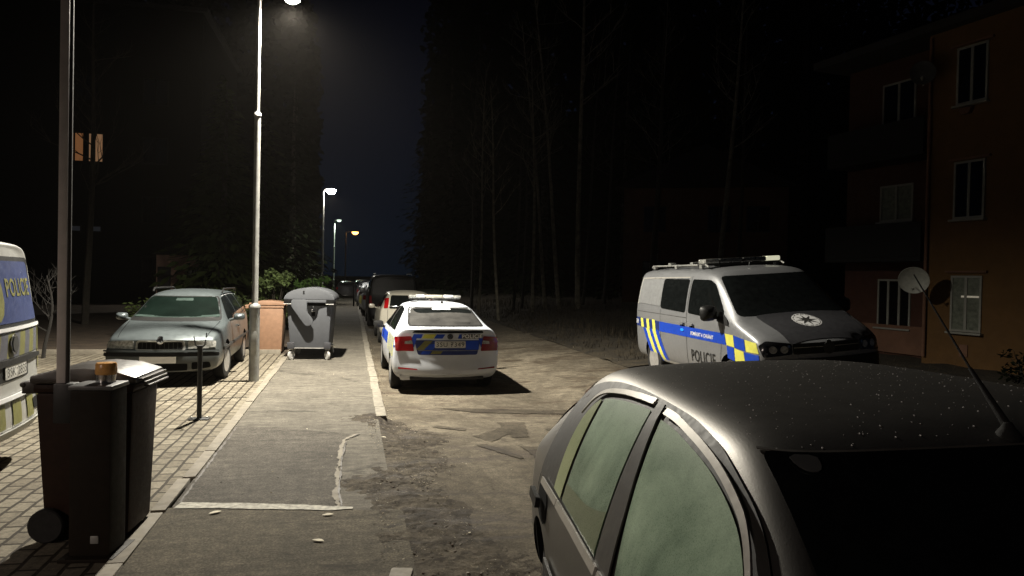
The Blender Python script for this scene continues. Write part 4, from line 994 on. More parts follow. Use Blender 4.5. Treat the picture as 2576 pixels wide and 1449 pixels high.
# dew drops and specks on the roof: nobody could count them
rd = random.Random(3)
a = MB()
for k in range(700):
    x = rd.uniform(-0.60, 0.60); y = rd.uniform(-1.15, 0.42)
    l, n = c.hit('z+', x, y)
    if l is None or n.z < 0.9: continue
    r_ = rd.choice([0.0009, 0.0009, 0.0012, 0.0012, 0.0016, 0.0026])
    a.lathe([(r_, -0.0005), (r_ * 0.8, r_ * 0.6), (0, r_ * 0.95)], 6, 'z', l)
dw = a.build('dew_drops', simple('dew', (0.95, 0.94, 0.90), 0.15), nc, True)
tag(dw, kind='stuff')

# ================================================================ cars further along the kerb
def hatch(root, paint, sc=(1, 1, 1), arches=True):
    st = [(-1.98, (0.34, 0.72, 0.62, 0.82, 0.98, 0.79, 1.08, 0.70, 0.02)),
          (-1.82, (0.24, 0.78, 0.62, 0.87, 0.99, 0.83, 1.22, 0.66, 0.03)),
          (-1.58, (0.22, 0.79, 0.62, 0.88, 0.99, 0.84, 1.43, 0.60, 0.03)),
          (-1.1, (0.21, 0.79, 0.62, 0.88, 0.98, 0.84, 1.49, 0.61, 0.04)),
          (-0.1, (0.21, 0.79, 0.62, 0.88, 0.96, 0.84, 1.50, 0.61, 0.05)),
          (0.4, (0.21, 0.79, 0.62, 0.88, 0.95, 0.83, 1.42, 0.60, 0.05)),
          (1.1, (0.21, 0.79, 0.62, 0.88, 0.94, 0.83, 1.02, 0.72, 0.04)),
          (1.65, (0.22, 0.78, 0.56, 0.86, 0.82, 0.79, 0.88, 0.66, 0.04)),
          (1.98, (0.26, 0.68, 0.5, 0.78, 0.70, 0.70, 0.74, 0.58, 0.02))]
    st = [(y * sc[1], tuple(v * (sc[0] if i in (1, 3, 5, 7) else sc[2]) for i, v in enumerate(q))) for y, q in st]
    return Car(root, st, lambda z: 0.05 * max(0, z - 0.6), lambda z: 0.0, (0.14, 0.2), [(-1.22 * sc[1], 0.36, 0.31, 0.6), (1.24 * sc[1], 0.36, 0.31, 0.6)] if arches else (), paint)
hz0 = S(1.62, 23.2)
hc = empty('hatchback', (hz0.x, hz0.y, road_z(1.62, 23)), R(13), 'cream hatchback in front of the police saloon, red lights beside its dark rear window', 'car')
c = hatch(hc, M['paint_cream'])
wheels(hc, -1.22, 1.24, 0.775, 0.30, 0.19)
c.patch('rear_window', rpoly([(-0.60, 1.03), (0.60, 1.03), (0.53, 1.40), (-0.53, 1.40)], 0.05), 'y-', M['glass_black'], off=0.006)
for sx in (-1, 1):
    c.patch('tail_light', rpoly([(sx * 0.62, 1.05), (sx * 0.74, 1.03), (sx * 0.68, 1.30), (sx * 0.585, 1.32)], 0.03), 'y-', M['lamp_red'], off=0.012, thick=0.01)
    ax = 'x+' if sx > 0 else 'x-'
    c.patch('side_window', rpoly([(-1.45, 1.03), (0.88, 0.99), (0.30, 1.36), (-1.2, 1.42)], 0.05), ax, M['glass_black'], off=0.006)
    mirror(hc, sx * 0.88, 0.70, 1.0, sx, M['paint_cream'])
plate(c, None, 0.0, 0.80, 'y-')
c.patch('rear_bumper', rpoly([(-0.78, 0.36), (0.78, 0.36), (0.78, 0.44), (-0.78, 0.44)], 0.02), 'y-', M['trim'], off=0.01, thick=0.01)
c.patch('windscreen', rpoly([(-0.70, 1.04), (0.70, 1.04), (0.56, 1.40), (-0.56, 1.40)], 0.05), 'y+', M['glass_black'], off=0.005)
c.patch('tailgate_gap', [[(-0.64, 0.62), (-0.63, 0.62), (-0.63, 1.0), (-0.64, 1.0)], [(0.63, 0.62), (0.64, 0.62), (0.64, 1.0), (0.63, 1.0)], [(-0.4, 0.95), (0.4, 0.95), (0.36, 0.975), (-0.36, 0.975)]], 'y-', M['trim'], off=0.005)

bz0 = S(1.55, 30.6)
bv = empty('black_van', (bz0.x, bz0.y, road_z(1.6, 30)), R(12.5), 'black van with a dark rear window parked between the cream hatchback and the far cars', 'van')
c = van_body(bv, M['paint_black'])
wheels(bv, -1.46, 1.54, 0.85, 0.34, 0.21)
c.patch('rear_window', rpoly([(-0.80, 1.24), (0.80, 1.24), (0.71, 1.82), (-0.71, 1.82)], 0.05), 'y-', M['black'], off=0.008)
for sx in (-1, 1):
    c.patch('tail_light', rpoly([(sx * 0.80, 0.80), (sx * 0.91, 0.80), (sx * 0.90, 1.2), (sx * 0.83, 1.2)], 0.02), 'y-', M['lamp_red_dark'], off=0.010, thick=0.008)
    c.patch('side_window', rpoly([(-2.1, 1.30), (1.28, 1.27), (0.80, 1.78), (-2.08, 1.81)], 0.05), 'x+' if sx > 0 else 'x-', M['glass_black'], off=0.006)
    mirror(bv, sx * 0.97, 1.16, 1.33, sx, M['paint_silver'], 0.26, 0.22)
    a = MB(); a.tube([(sx * 0.68, -2.0, 1.99), (sx * 0.68, -1.9, 2.03), (sx * 0.68, 0.2, 2.03), (sx * 0.68, 0.3, 1.99)], 0.018, 8); a.build('roof_rail', M['galv'], bv, True)
plate(c, None, 0.0, 0.85, 'y-')
c.patch('windscreen', rpoly([(-0.84, 1.285), (0.84, 1.285), (0.715, 1.855), (-0.715, 1.855)], 0.06), 'y+', M['glass_black'], off=0.005)

# chequered police estate beyond, then four plain cars
pz = S(1.30, 38.2)
pe = empty('police_estate', (pz.x, pz.y, road_z(1.2, 38)), R(13.5), 'far white and yellow police car showing past the left side of the black van', 'police car')
c = hatch(pe, M['paint_white'], (1.02, 1.12, 1.02))
wheels(pe, -1.36, 1.38, 0.79, 0.31, 0.2)
for ax in ('x+', 'x-'):
    c.patch('side_window', rpoly([(-1.6, 1.04), (0.98, 1.0), (0.33, 1.38), (-1.35, 1.45)], 0.05), ax, M['glass_black'], off=0.006)
    c.patch('side_stripe', rpoly([(-2.0, 0.55), (1.6, 0.55), (1.6, 0.90), (-2.0, 0.95)], 0.05), ax, M['yellow'], off=0.006)
c.patch('tailgate_stripe', rpoly([(-0.7, 0.62), (0.7, 0.62), (0.7, 0.92), (-0.7, 0.92)], 0.05), 'y-', M['yellow'], off=0.006)
c.patch('rear_window', rpoly([(-0.60, 1.05), (0.60, 1.05), (0.53, 1.42), (-0.53, 1.42)], 0.05), 'y-', M['glass_black'], off=0.006)
for sx in (-1, 1): c.patch('tail_light', rpoly([(sx * 0.66, 0.78), (sx * 0.82, 0.78), (sx * 0.80, 1.0), (sx * 0.68, 1.0)], 0.03), 'y-', M['lamp_red'], off=0.012)
a = MB(); a.box((0, -0.2, 1.60), (1.0, 0.24, 0.09)); a.build('light_bar', M['white_film'], pe, bevel=0.02)
def far_car(u, v, paint, label, sc=(1, 1, 1)):
    p = S(u, v)
    t = empty('parked_car', (p.x, p.y, road_z(min(u, 3), v)), R(13), label, 'car', 'cars parked far along the kerb')
    c = hatch(t, paint, sc, False)
    for ax in ('x+', 'x-'): c.patch('side_window', rpoly([(-1.45, 1.03 * sc[2]), (0.88, 0.99 * sc[2]), (0.30, 1.36 * sc[2]), (-1.2, 1.42 * sc[2])], 0.05), ax, M['glass_black'], off=0.006, step=0.2)
    c.patch('rear_window', rpoly([(-0.58, 1.04 * sc[2]), (0.58, 1.04 * sc[2]), (0.52, 1.40 * sc[2]), (-0.52, 1.40 * sc[2])], 0.05), 'y-', M['glass_black'], off=0.006, step=0.2)
    for sx in (-1, 1): c.patch('tail_light', rpoly([(sx * 0.66, 0.78), (sx * 0.80, 0.78), (sx * 0.78, 0.98), (sx * 0.68, 0.98)], 0.03), 'y-', M['lamp_red_dark'], off=0.012, step=0.2)
    wheels(t, -1.22, 1.24, 0.80, 0.30, 0.19)
far_car(1.2, 45.5, M['paint_white'], 'pale roofed car just beyond the far police car')
far_car(1.1, 52.5, M['paint_dark'], 'dark car behind the pale roofed one far down the kerb', (1, 1, 1.05))
far_car(-0.4, 61.0, M['paint_dark'], 'dark low car standing across the far end of the pavement', (1.0, 1, 0.95))
far_car(0.9, 68.0, M['paint_dark'], 'farthest dark car at the vanishing end of the kerb', (1, 1, 1))

# ================================================================ ground
def sheet(name, us, vs, zf, mat, kind='structure', jitter=0.0, seed=1):
    rg = random.Random(seed)
    b = MB(); nu = len(us)
    for v in vs:
        for u in us: b.v.append((u, v, zf(u, v) + (rg.uniform(-jitter, jitter) if jitter else 0)))
    for j in range(len(vs) - 1):
        for i in range(nu - 1):
            k = j * nu + i
            b.f.append((k, k + 1, k + nu + 1, k + nu)); b.mi.append(0)
    o = b.build(name, mat, None, True, (0, 0, 0), STREET)
    return tag(o, kind=kind)
def lin(a, b, n): return [a + (b - a) * i / n for i in range(n + 1)]
def bank(u, v):
    e = road_z(5.6, v) if u > 5.6 else road_z(u, v)
    return e + 0.01 + 0.09 * max(0, u - 5.6) * (1 - smooth(9, 16, u)) + 0.55 * smooth(9, 16, u) * 1.0 - 0.06 * smooth(5.4, 5.6, u) * 0
sheet('ground', lin(-400, 400, 40), lin(-60, 900, 48), lambda u, v: -0.45, M['soil'])
sheet('road', lin(0.30, 5.75, 30), lin(-5, 14, 60) + lin(14.5, 120, 70), lambda u, v: road_z(u, v), M['road'])
def verge_z(u, v):
    b_ = smooth(7.0, 9.5, u) * (1 - smooth(21, 28, v))
    return (road_z(5.6, v) + 0.02 + 0.10 * min(u - 5.6, 5.0) + 0.10 * smooth(8, 20, u)) * (1 - b_) - 0.16 * b_
sheet('verge', [5.55, 5.7] + lin(6.0, 12, 12) + lin(13, 60, 20), lin(14.2, 40, 40) + lin(42, 130, 30), verge_z, M['grass'], jitter=0.035, seed=5)
sheet('layby', lin(5.55, 11.0, 20), lin(-5, 14.25, 40), lambda u, v: road_z(u, v) + 0.006, M['road'])
sheet('yard', lin(10.9, 60, 20), lin(-8, 14.3, 12), lambda u, v: -0.165, M['grass'], jitter=0.02)
pz_f = lambda u, v: 0.0
sheet('pavement', lin(-1.345, 0.36, 8), lin(-5, 120, 60), pz_f, M['asphalt'])
def quadsheet(name, pts, z, mat):
    b = MB(); b.v = [(u, v, z) for u, v in pts]; b.f = [tuple(range(len(pts)))]; b.mi = [0]
    return tag(b.build(name, mat, None, False, None, STREET), kind='structure')
quadsheet('pavement_patch', [(-1.345, 6.17), (-0.06, 5.94), (-0.09, 6.8), (-0.085, 7.6), (-0.04, 8.5), (0.01, 8.74), (-0.66, 9.08), (-1.345, 9.36)], 0.004, M['asphalt_patch'])
quadsheet('pavement_old', [(-1.37, -5), (0.42, -5), (0.42, 5.85), (0.03, 5.90), (-0.06, 5.93), (-1.37, 6.16)], 0.004, M['asphalt_near'])
sheet('block_paving', lin(-14, -1.45, 20), lin(-5, 17.6, 20), lambda u, v: 0.002, M['pavers'])
sheet('garden_soil', lin(-60, -1.45, 20), lin(17.6, 130, 40), lambda u, v: 0.004, M['soil'], jitter=0.003)
sheet('back_lot', lin(-60, -14, 10), lin(-8, 17.6, 10), lambda u, v: -0.005, M['soil'])

def ragged(name, pts, z, mat, amp, seed, kind='structure'):
    """thin painted or repaired strip with a broken outline; pts are (u, v, half width)"""
    rg = random.Random(seed); L, Rr = [], []
    for i in range(len(pts) - 1):
        (u0, v0, w0), (u1, v1, w1) = pts[i], pts[i + 1]
        n = max(2, int(math.hypot(u1 - u0, v1 - v0) / 0.022))
        d = Vector((u1 - u0, v1 - v0)).normalized(); nn = Vector((-d.y, d.x))
        for k in range(n):
            t = k / n; c_ = Vector((u0 + (u1 - u0) * t, v0 + (v1 - v0) * t)); w = w0 + (w1 - w0) * t
            ja = max(-amp * 1.5, min(amp * 1.5, 0.75 * (ja if L else 0) + rg.uniform(-amp, amp) * 0.7)); jb = max(-amp * 1.5, min(amp * 1.5, 0.75 * (jb if L else 0) + rg.uniform(-amp, amp) * 0.7))
            L.append(c_ + nn * (w + ja)); Rr.append(c_ - nn * (w + jb))
    b = MB(); n = len(L)
    b.v = [(p.x, p.y, z) for p in L] + [(p.x, p.y, z) for p in Rr]
    for i in range(n - 1): b.f.append((i, i + 1, n + i + 1, n + i)); b.mi.append(0)
    return tag(b.build(name, mat, None, False, None, STREET), kind=kind)
def UV(x, y): p = Vector((x, y)); return PU.dot(p), PV.dot(p)
ragged('white_line', [(-1.31, 6.20, 0.075), (-0.84, 6.12, 0.065), (-0.47, 6.03, 0.060), (-0.10, 5.95, 0.055), (0.06, 5.93, 0.02)], 0.010, M['line_white'], 0.008, 2)
ragged('repair_seam', [(-0.07, 5.99, 0.020), (-0.10, 6.3, 0.024), (-0.085, 6.6, 0.018), (-0.105, 6.9, 0.024), (-0.09, 7.6, 0.016), (-0.05, 8.4, 0.018), (0.06, 8.66, 0.018), (0.14, 8.72, 0.010)], 0.0095, M['edging'], 0.015, 4)
ragged('tar_joint', [(-0.05, 5.99, 0.006), (-0.08, 6.4, 0.007), (-0.07, 7.0, 0.006), (-0.07, 7.6, 0.006), (-0.02, 8.4, 0.005), (0.10, 8.68, 0.006), (0.45, 8.75, 0.004)], 0.012, M['leaf_dark'], 0.006, 6)
ragged('patch_edge', [(-1.31, 6.27, 0.010), (-1.31, 7.6, 0.012), (-1.31, 9.3, 0.008)], 0.008, M['leaf_dark'], 0.010, 9)
ragged('slot_drain', [(-3.4, 11.1, 0.018), (-2.4, 11.3, 0.018), (-1.46, 11.48, 0.014)], 0.006, M['arch'], 0.004, 8)
# edging strip in lengths
rg = random.Random(11)
b = MB(); v = -4.0
while v < 60:
    L = 1.0
    off = rg.uniform(-0.006, 0.006); zz = 0.012 + rg.uniform(-0.004, 0.004)
    if 6.9 < v + L / 2 < 7.9: off += 0.0
    if v + L / 2 < 7.0: off -= 0.028
    if True:
        b.box((-1.39 + off, v + L / 2, zz - 0.05), (0.105, L - (0.10 if 6.4 < v + L / 2 < 7.0 else 0.008), 0.12), rz=rg.uniform(-0.004, 0.004))
    v += L
tag(b.build('edging_strip', M['edging'], None, False, None, STREET, bevel=0.006), kind='structure')
b = MB(); v = 9.75
while v < 70:
    L = rg.uniform(0.45, 1.0)
    if not 10 < v < 0: b.box((0.40 + rg.uniform(-0.007, 0.007), v + L / 2, -0.10 + rg.uniform(-0.006, 0.006)), (0.135 + rg.uniform(-0.004, 0.006), L - 0.010, 0.24), rz=rg.uniform(-0.007, 0.007))
    v += L
tag(b.build('kerb', M['kerb'], None, False, None, STREET, bevel=0.012), kind='structure')
b = MB(); ku, kv = UV(-0.70, 4.55)
b.box((ku, kv - 0.25, -0.035), (0.14, 0.62, 0.11), rz=-0.20)
tag(b.build('kerb', M['kerb'], None, False, None, STREET, bevel=0.015), kind='structure')
# paved border at the back of the bays
b = MB(); 
for k in range(14): b.box((-13.7 + k * 0.9, 17.62, 0.03), (0.88, 0.12, 0.14))
tag(b.build('back_kerb', M['edging'], None, False, None, STREET, bevel=0.008), kind='structure')

# damp tyre tracks and tarred repairs on the road
def stain(name, pts, mat, dz=0.004, amp=0.03, seed=1):
    rg = random.Random(seed); out = []
    for i in range(len(pts)):
        a_, b_ = Vector(pts[i]), Vector(pts[(i + 1) % len(pts)])
        n = max(2, int((b_ - a_).length / 0.08))
        for k in range(n):
            q = a_.lerp(b_, k / n); out.append((q.x + rg.uniform(-amp, amp), q.y + rg.uniform(-amp, amp)))
    b = MB(); b.v = [(u, v, road_z(u, v) + dz) for u, v in out]; b.f = [tuple(range(len(out)))]; b.mi = [0]
    return tag(b.build(name, mat, None, False, None, STREET), kind='structure')
damp = road_mat('damp_track', 0.55)
# polygons given as world points on the road
for k, pts in enumerate([[(-0.18, 9.95), (0.20, 10.0), (0.24, 8.9), (0.05, 8.8)], [(-0.42, 8.9), (-0.02, 9.7), (0.02, 9.2), (-0.20, 8.5)], [(0.42, 9.5), (0.52, 9.5), (0.85, 8.8), (0.78, 8.7)],
                         [(-0.36, 8.3), (-0.26, 8.4), (0.16, 7.7), (0.12, 7.6)], [(0.12, 8.3), (0.34, 8.25), (0.44, 7.5), (0.30, 7.55)], [(-0.95, 9.6), (-0.55, 9.4), (-0.55, 9.25), (-0.98, 9.5)],
                         [(-1.1, 11.05), (1.9, 11.1), (1.9, 10.7), (-0.4, 10.72)]]):
    stain('damp_track', [UV(*p) for p in pts], damp, 0.005 + 0.0006 * k, 0.02, k)

# leaf litter and crumbled earth in the gutter: countless
rg = random.Random(21)
b = MB(); mats = [M['leaf_dark'], M['leaf_dry'], M['leaf_pale'], M['soil']]
def litter(u, v, z, s_, mi):
    n = rg.choice((4, 5, 6)); a0 = rg.uniform(0, 6.28)
    vs = []
    tx, ty = rg.uniform(-0.5, 0.5), rg.uniform(-0.5, 0.5)
    for k in range(n):
        r_ = s_ * rg.uniform(0.5, 1.0); t = a0 + k * 6.283 / n
        dx, dy = r_ * math.cos(t), r_ * math.sin(t) * 0.7
        vs.append((u + dx, v + dy, z + s_ * 0.35 + dx * tx + dy * ty))
    vs.append((u, v, z + s_ * 0.6))
    b.add(vs, [(k, (k + 1) % n, n) for k in range(n)], mi)
for k in range(8000):
    v = rg.uniform(1.5, 9.9) if k % 3 else rg.uniform(9.9, 26)
    cu = 0.62 + 0.12 * math.sin(v * 1.9) if v < 9.8 else 0.52
    u = rg.gauss(cu, 0.25 if v < 9.8 else 0.05)
    if v < 9.8 and u < 0.22: u = 0.22 + rg.uniform(0, 0.1)
    if v > 9.6 and u < 0.48: continue
    cl = math.sin(v * 3.1 + u * 4) * math.sin(v * 1.3 - u * 7)
    if cl < -0.1 and rg.random() < 0.75: continue
    z = max(road_z(u, v), 0.0 if u < 0.36 else -9) + (0.012 if v < 9.8 else 0.001)
    mi = rg.choices((0, 1, 2, 3), (0.38, 0.34, 0.08, 0.4))[0]
    litter(u, v, z, rg.uniform(0.003, 0.010) * (1.8 if rg.random() < 0.05 else 1), mi)
for k in range(260):
    u = rg.uniform(-1.25, 3.0); v = rg.uniform(2.5, 15)
    z = (0.0045 if v < 9 else 0.001) if u < 0.36 else road_z(u, v)
    if u > 1.0 and v < 4.5: continue
    litter(u, v, z, rg.uniform(0.004, 0.014), rg.choices((0, 1, 2), (0.5, 0.4, 0.1))[0])
lit = b.build('leaf_litter', mats, None, False, None, STREET)
tag(lit, kind='stuff')
# broken, muddy gutter where the pavement's edge has crumbled away
def fbm(x, y, s_, o=5): return mnoise.fractal(Vector((x * s_, y * s_, 3.7)), 0.8, 2.1, o)
us, vs = lin(-0.20, 1.45, 120), lin(1.2, 9.95, 560)
def gut_z(u, v):
    base = road_z(u, v) * smooth(0.26, 0.66, u)
    cu = 0.58 + 0.14 * math.sin(v * 1.7) + 0.10 * math.sin(v * 4.3 + 1)
    w = math.exp(-((u - cu) / 0.34) ** 2)
    n1 = fbm(u, v, 2.3); n2 = fbm(u + 7, v, 9.0)
    return base + 0.004 + 0.034 * (w * (0.62 + 0.55 * n1) - 0.34) + 0.011 * n2 * (0.25 + w)
g = sheet('gutter', us, vs, gut_z, M['gutter'])
g.data.polygons.foreach_set('use_smooth', [True] * len(g.data.polygons))
b = MB()
for k in range(520):
    v = rg.uniform(2.5, 9.7); u = rg.gauss(0.60 + 0.12 * math.sin(v * 1.9), 0.24)
    if fbm(u, v, 3.0) < 0.05: continue
    s_ = rg.uniform(0.004, 0.019); z = gut_z(u, v)
    base = [(math.cos(t) * s_ * rg.uniform(0.6, 1.3), math.sin(t) * s_ * rg.uniform(0.6, 1.3)) for t in [j * 6.283 / 6 for j in range(6)]]
    vs_ = [(u + x, v + y, z - 0.004) for x, y in base] + [(u + x * 0.6, v + y * 0.6, z + s_ * rg.uniform(0.15, 0.45)) for x, y in base]
    b.add(vs_, [(i, (i + 1) % 6, 6 + (i + 1) % 6, 6 + i) for i in range(6)] + [tuple(range(6, 12))], rg.choice((0, 0, 1)))
tag(b.build('crumbled_earth', [M['soil'], M['edging']], None, False, None, STREET), kind='stuff')
# single pale leaves one can tell apart
def leaf(x, y, s_, rz, lab, mat='leaf_pale'):
    bm = MB(); pts = [(0, -0.5), (0.22, -0.25), (0.30, 0.05), (0.16, 0.35), (0, 0.55), (-0.18, 0.32), (-0.28, 0.0), (-0.2, -0.3)]
    bm.v = [(a * s_ * 0.8, c_ * s_, 0.002 + abs(a) * s_ * 0.15) for a, c_ in pts] + [(0, 0, 0.002)]
    for i in range(8): bm.f.append((i, (i + 1) % 8, 8)); bm.mi.append(0)
    o = bm.build('fallen_leaf', M[mat], None, False, (x, y, 0.012 if UV(x, y)[0] < 0.4 else road_z(*UV(x, y)) + 0.008), rz)
    return tag(o, lab, 'leaf', 'pale leaves fallen on the pavement')
leaf(-1.37, 5.62, 0.085, 1.9, 'pale leaf lying just below the right end of the white line')
leaf(-2.23, 5.62, 0.10, 2.4, 'narrow pale leaf just below the left part of the white line')
leaf(-1.30, 5.07, 0.085, 1.4, 'pale leaf alone on the dark asphalt in the middle of the pavement')
leaf(-0.52, 5.68, 0.075, 0.5, 'pale leaf among the litter in the gutter')
leaf(-1.42, 8.35, 0.07, 1.2, 'small pale leaf beside the top of the repaired seam')

# ================================================================ barrier, its support and the bins
bx = S(-2.10 + 0.05, 5.02)
gate = empty('barrier_gate', (-2.665, 4.79, 0.003), R(6), 'dark parking barrier cabinet with an amber lamp on top and its white boom raised upright', 'barrier')
a = MB(); a.box((0, 0, 0.55), (0.255, 0.25, 1.06)); a.build('cabinet', M['cab'], gate, bevel=0.022)
a = MB(); a.box((0, 0, 1.094), (0.27, 0.27, 0.030)); a.build('cabinet_lid', simple('cabinet_lid', (0.10, 0.10, 0.10), 0.45), gate, bevel=0.012)
a = MB(); a.box((0, 0, 0.012), (0.33, 0.36, 0.022)); a.build('base_plate', M['cab'], gate, bevel=0.004)
a = MB(); a.lathe([(0.062, 1.112), (0.062, 1.16), (0.058, 1.163)], 24, 'z', (0.02, 0.05, 0)); bb = a.build('beacon_base', M['chrome'], gate, True)
a = MB(); a.lathe([(0.062, 1.161), (0.066, 1.17), (0.064, 1.225), (0.058, 1.236), (0, 1.239)], 24, 'z', (0.02, 0.05, 0)); a.build('beacon_lens', M['amber'], bb, True)
a = MB(); a.box((0.035, -0.128, 0.13), (0.05, 0.008, 0.05)); a.build('sticker', M['galv'], gate, bevel=0.004)
a = MB(); a.box((-0.19, -0.02, 0.985), (0.125, 0.10, 0.255)); a.build('boom_clamp', M['post_black'], gate, bevel=0.01)
a = MB(); a.box((0, 0, 1.50), (0.052, 0.035, 3.0)); 
bm_ = a.build('boom', M['boom_white'], gate, bevel=0.006); bm_.location = (-0.225, -0.02, 1.02); bm_.rotation_euler.z = R(16)
a = MB(); a.box((0.037, 0, 1.50), (0.021, 0.034, 3.0)); 
rb = a.build('boom_edge', M['boom_rub'], bm_, bevel=0.006)

def pbox(b, x0, x1, y0, y1, z0, z1, X0, X1, Y0, Y1, mi=0):
    """tapered box: bottom rectangle x0..x1,y0..y1 at z0, top rectangle X0.. at z1"""
    vs = [(x0, y0, z0), (x1, y0, z0), (x1, y1, z0), (x0, y1, z0), (X0, Y0, z1), (X1, Y0, z1), (X1, Y1, z1), (X0, Y1, z1)]
    b.add(vs, [(3, 2, 1, 0), (4, 5, 6, 7), (0, 1, 5, 4), (1, 2, 6, 5), (2, 3, 7, 6), (3, 0, 4, 7)], mi)
def wheelie(loc, rz, mat, label, s_=(1, 1, 1), lid=None, group=None):
    """handle and wheels at -x, lid front at +x"""
    t = empty('wheelie_bin', loc, rz, label, 'wheelie bin', group)
    w, d, h = 0.29 * s_[1], 0.40 * s_[0], 1.0 * s_[2]
    a = MB(); pbox(a, -d * 0.84, d * 0.90, -w * 0.84, w * 0.84, 0.03, h - 0.08, -d, d, -w, w); pbox(a, -d * 1.04, d * 1.04, -w * 1.05, w * 1.05, h - 0.08, h - 0.02, -d * 1.04, d * 1.04, -w * 1.05, w * 1.05)
    a.build('bin_body', mat, t, bevel=0.025)
    a = MB()
    xs = [(-1.08, 0.035), (-0.6, 0.075), (0, 0.09), (0.6, 0.075), (1.08, 0.03)]
    pr = [(x * d, h + z) for x, z in xs] + [(1.10 * d, h - 0.015), (-1.08 * d, h - 0.015)]
    a.prism(pr, -w * 1.10, w * 1.10, lambda p, q, hh: (p, hh, q))
    ld = a.build('lid', lid or mat, t, bevel=0.014)
    a = MB()
    for k in range(3): a.box((1.10 * d + 0.012 + 0.015 * k, 0, h + 0.012 - 0.024 * k), (0.035, w * 1.9 - 0.04 * k, 0.012), rz=0)
    a.build('lid_rim', lid or mat, ld, bevel=0.003)
    a = MB(); a.tube([(-d * 1.30, -w * 0.9, h - 0.03), (-d * 1.30, w * 0.9, h - 0.03)], 0.018, 10)
    for sy in (-1, 1): pbox(a, -d * 1.32, -d * 1.0, sy * w * 0.8 - 0.02, sy * w * 0.8 + 0.02, h - 0.09, h - 0.01, -d * 1.32, -d * 1.0, sy * w * 0.8 - 0.02, sy * w * 0.8 + 0.02)
    a.build('handle', lid or mat, t, bevel=0.008)
    for sy in (-1, 1):
        a = MB(); yy = sy * w * 0.98; r_ = 0.115
        a.lathe([(r_ * 0.6, -0.028), (r_ * 0.92, -0.03), (r_, -0.02), (r_, 0.02), (r_ * 0.92, 0.03), (r_ * 0.6, 0.028)], 24, 'y', (-d * 0.74, yy, r_), 0)
        wl = a.build('wheel', M['rubber'], t, True)
        a = MB(); a.lathe([(0, -0.02), (r_ * 0.6, -0.02), (r_ * 0.6, 0.02), (0, 0.02)], 20, 'y', (-d * 0.74, yy, r_)); a.build('hub', M['bin_grey_dark'], wl)
    a = MB(); a.tube([(-d * 0.74, -w, 0.115), (-d * 0.74, w, 0.115)], 0.012, 8); a.build('axle', M['galv'], t)
    return t
wheelie((-2.91, 5.24, 0.003), R(8), M['bin_brown'], 'large dark brown wheelie bin in the foreground behind the barrier cabinet', (0.77, 0.90, 1.09), simple('worn_bin_lid', (0.045, 0.036, 0.03), 0.38, spec=0.6, var=0.4))
wheelie((-5.60, 17.05, 0.003), R(10), M['bin_orange'], 'tan wheelie bin lit by the lamp between the lamp post and the grey container', (0.90, 1.0, 1.12))

# grey four wheeled container with a domed lid, seen end on
ct = empty('waste_container', (-4.40, 16.35, 0.0), R(9), 'grey four wheeled waste container with a domed lid on the pavement', 'waste container')
ct.scale = (0.94, 1.0, 1.0)
a = MB(); pbox(a, -0.43, 0.43, -0.56, 0.56, 0.24, 1.23, -0.50, 0.50, -0.65, 0.65)
a.build('container_body', M['bin_grey'], ct, bevel=0.05)
a = MB(); pbox(a, -0.535, 0.535, -0.70, 0.70, 1.23, 1.29, -0.54, 0.54, -0.70, 0.70); a.build('container_rim', M['bin_grey'], ct, bevel=0.015)
a = MB()
arc = [(0.555 * math.cos(t), 1.295 + 0.25 * max(0.0, math.sin(t)) ** 1.0) for t in [math.pi * k / 20 for k in range(21)]]
a.prism(arc, -0.70, 0.70, lambda p, q, h: (p, h, q)); ld = a.build('domed_lid', M['bin_grey'], ct, bevel=0.012)
a = MB(); a.box((-0.12, -0.703, 1.45), (0.035, 0.012, 0.06)); a.build('lid_slot', M['arch'], ld)
# lid arm: a broad V of plastic bolted to the end wall
a = MB()
arm = rpoly([(p_, q_ + 0.125) for p_, q_ in [(-0.385, 1.17), (-0.04, 1.17), (-0.04, 0.91), (0.095, 0.75), (0.085, 0.665), (0.01, 0.615), (-0.075, 0.625), (-0.385, 1.03)]], 0.05)
a.prism(arm, -0.775, -0.715, lambda p, q, h: (p, h, q)); a.build('lid_arm', M['bin_grey'], ct, bevel=0.008)
a = MB(); a.prism(rpoly([(-0.05, 1.225), (0.44, 1.225), (0.42, 1.17), (0.20, 1.12), (0.17, 0.97), (0.09, 0.895), (-0.02, 0.945)], 0.05), -0.655, -0.638, lambda p, q, h: (p, h, q)); a.build('side_recess', M['arch'], ct)
a = MB(); a.box((0.09, -0.69, 1.10), (0.09, 0.05, 0.12), taper=0.4); a.build('trunnion', M['chrome'], ct, bevel=0.02)
for sx in (-1, 1):
    a = MB(); a.box((sx * 0.46, -0.715, 1.25), (0.17, 0.07, 0.085)); p_ = a.build('lift_pocket', M['arch'], ct, bevel=0.01)
    a = MB(); a.box((sx * 0.46, -0.74, 1.203), (0.18, 0.06, 0.014)); a.build('pocket_bar', M['wheel_grey'], p_, bevel=0.004)
    a = MB(); pbox(a, sx * 0.40 - 0.075, sx * 0.40 + 0.075, -0.615, -0.56, 0.24, 0.38, sx * 0.41 - 0.075, sx * 0.41 + 0.075, -0.625, -0.57); a.build('corner_block', M['bin_grey_dark'], ct, bevel=0.015)
a = MB(); a.box((0, -0.575, 0.255), (0.72, 0.012, 0.012)); a.build('bottom_edge', M['wheel_grey'], ct)
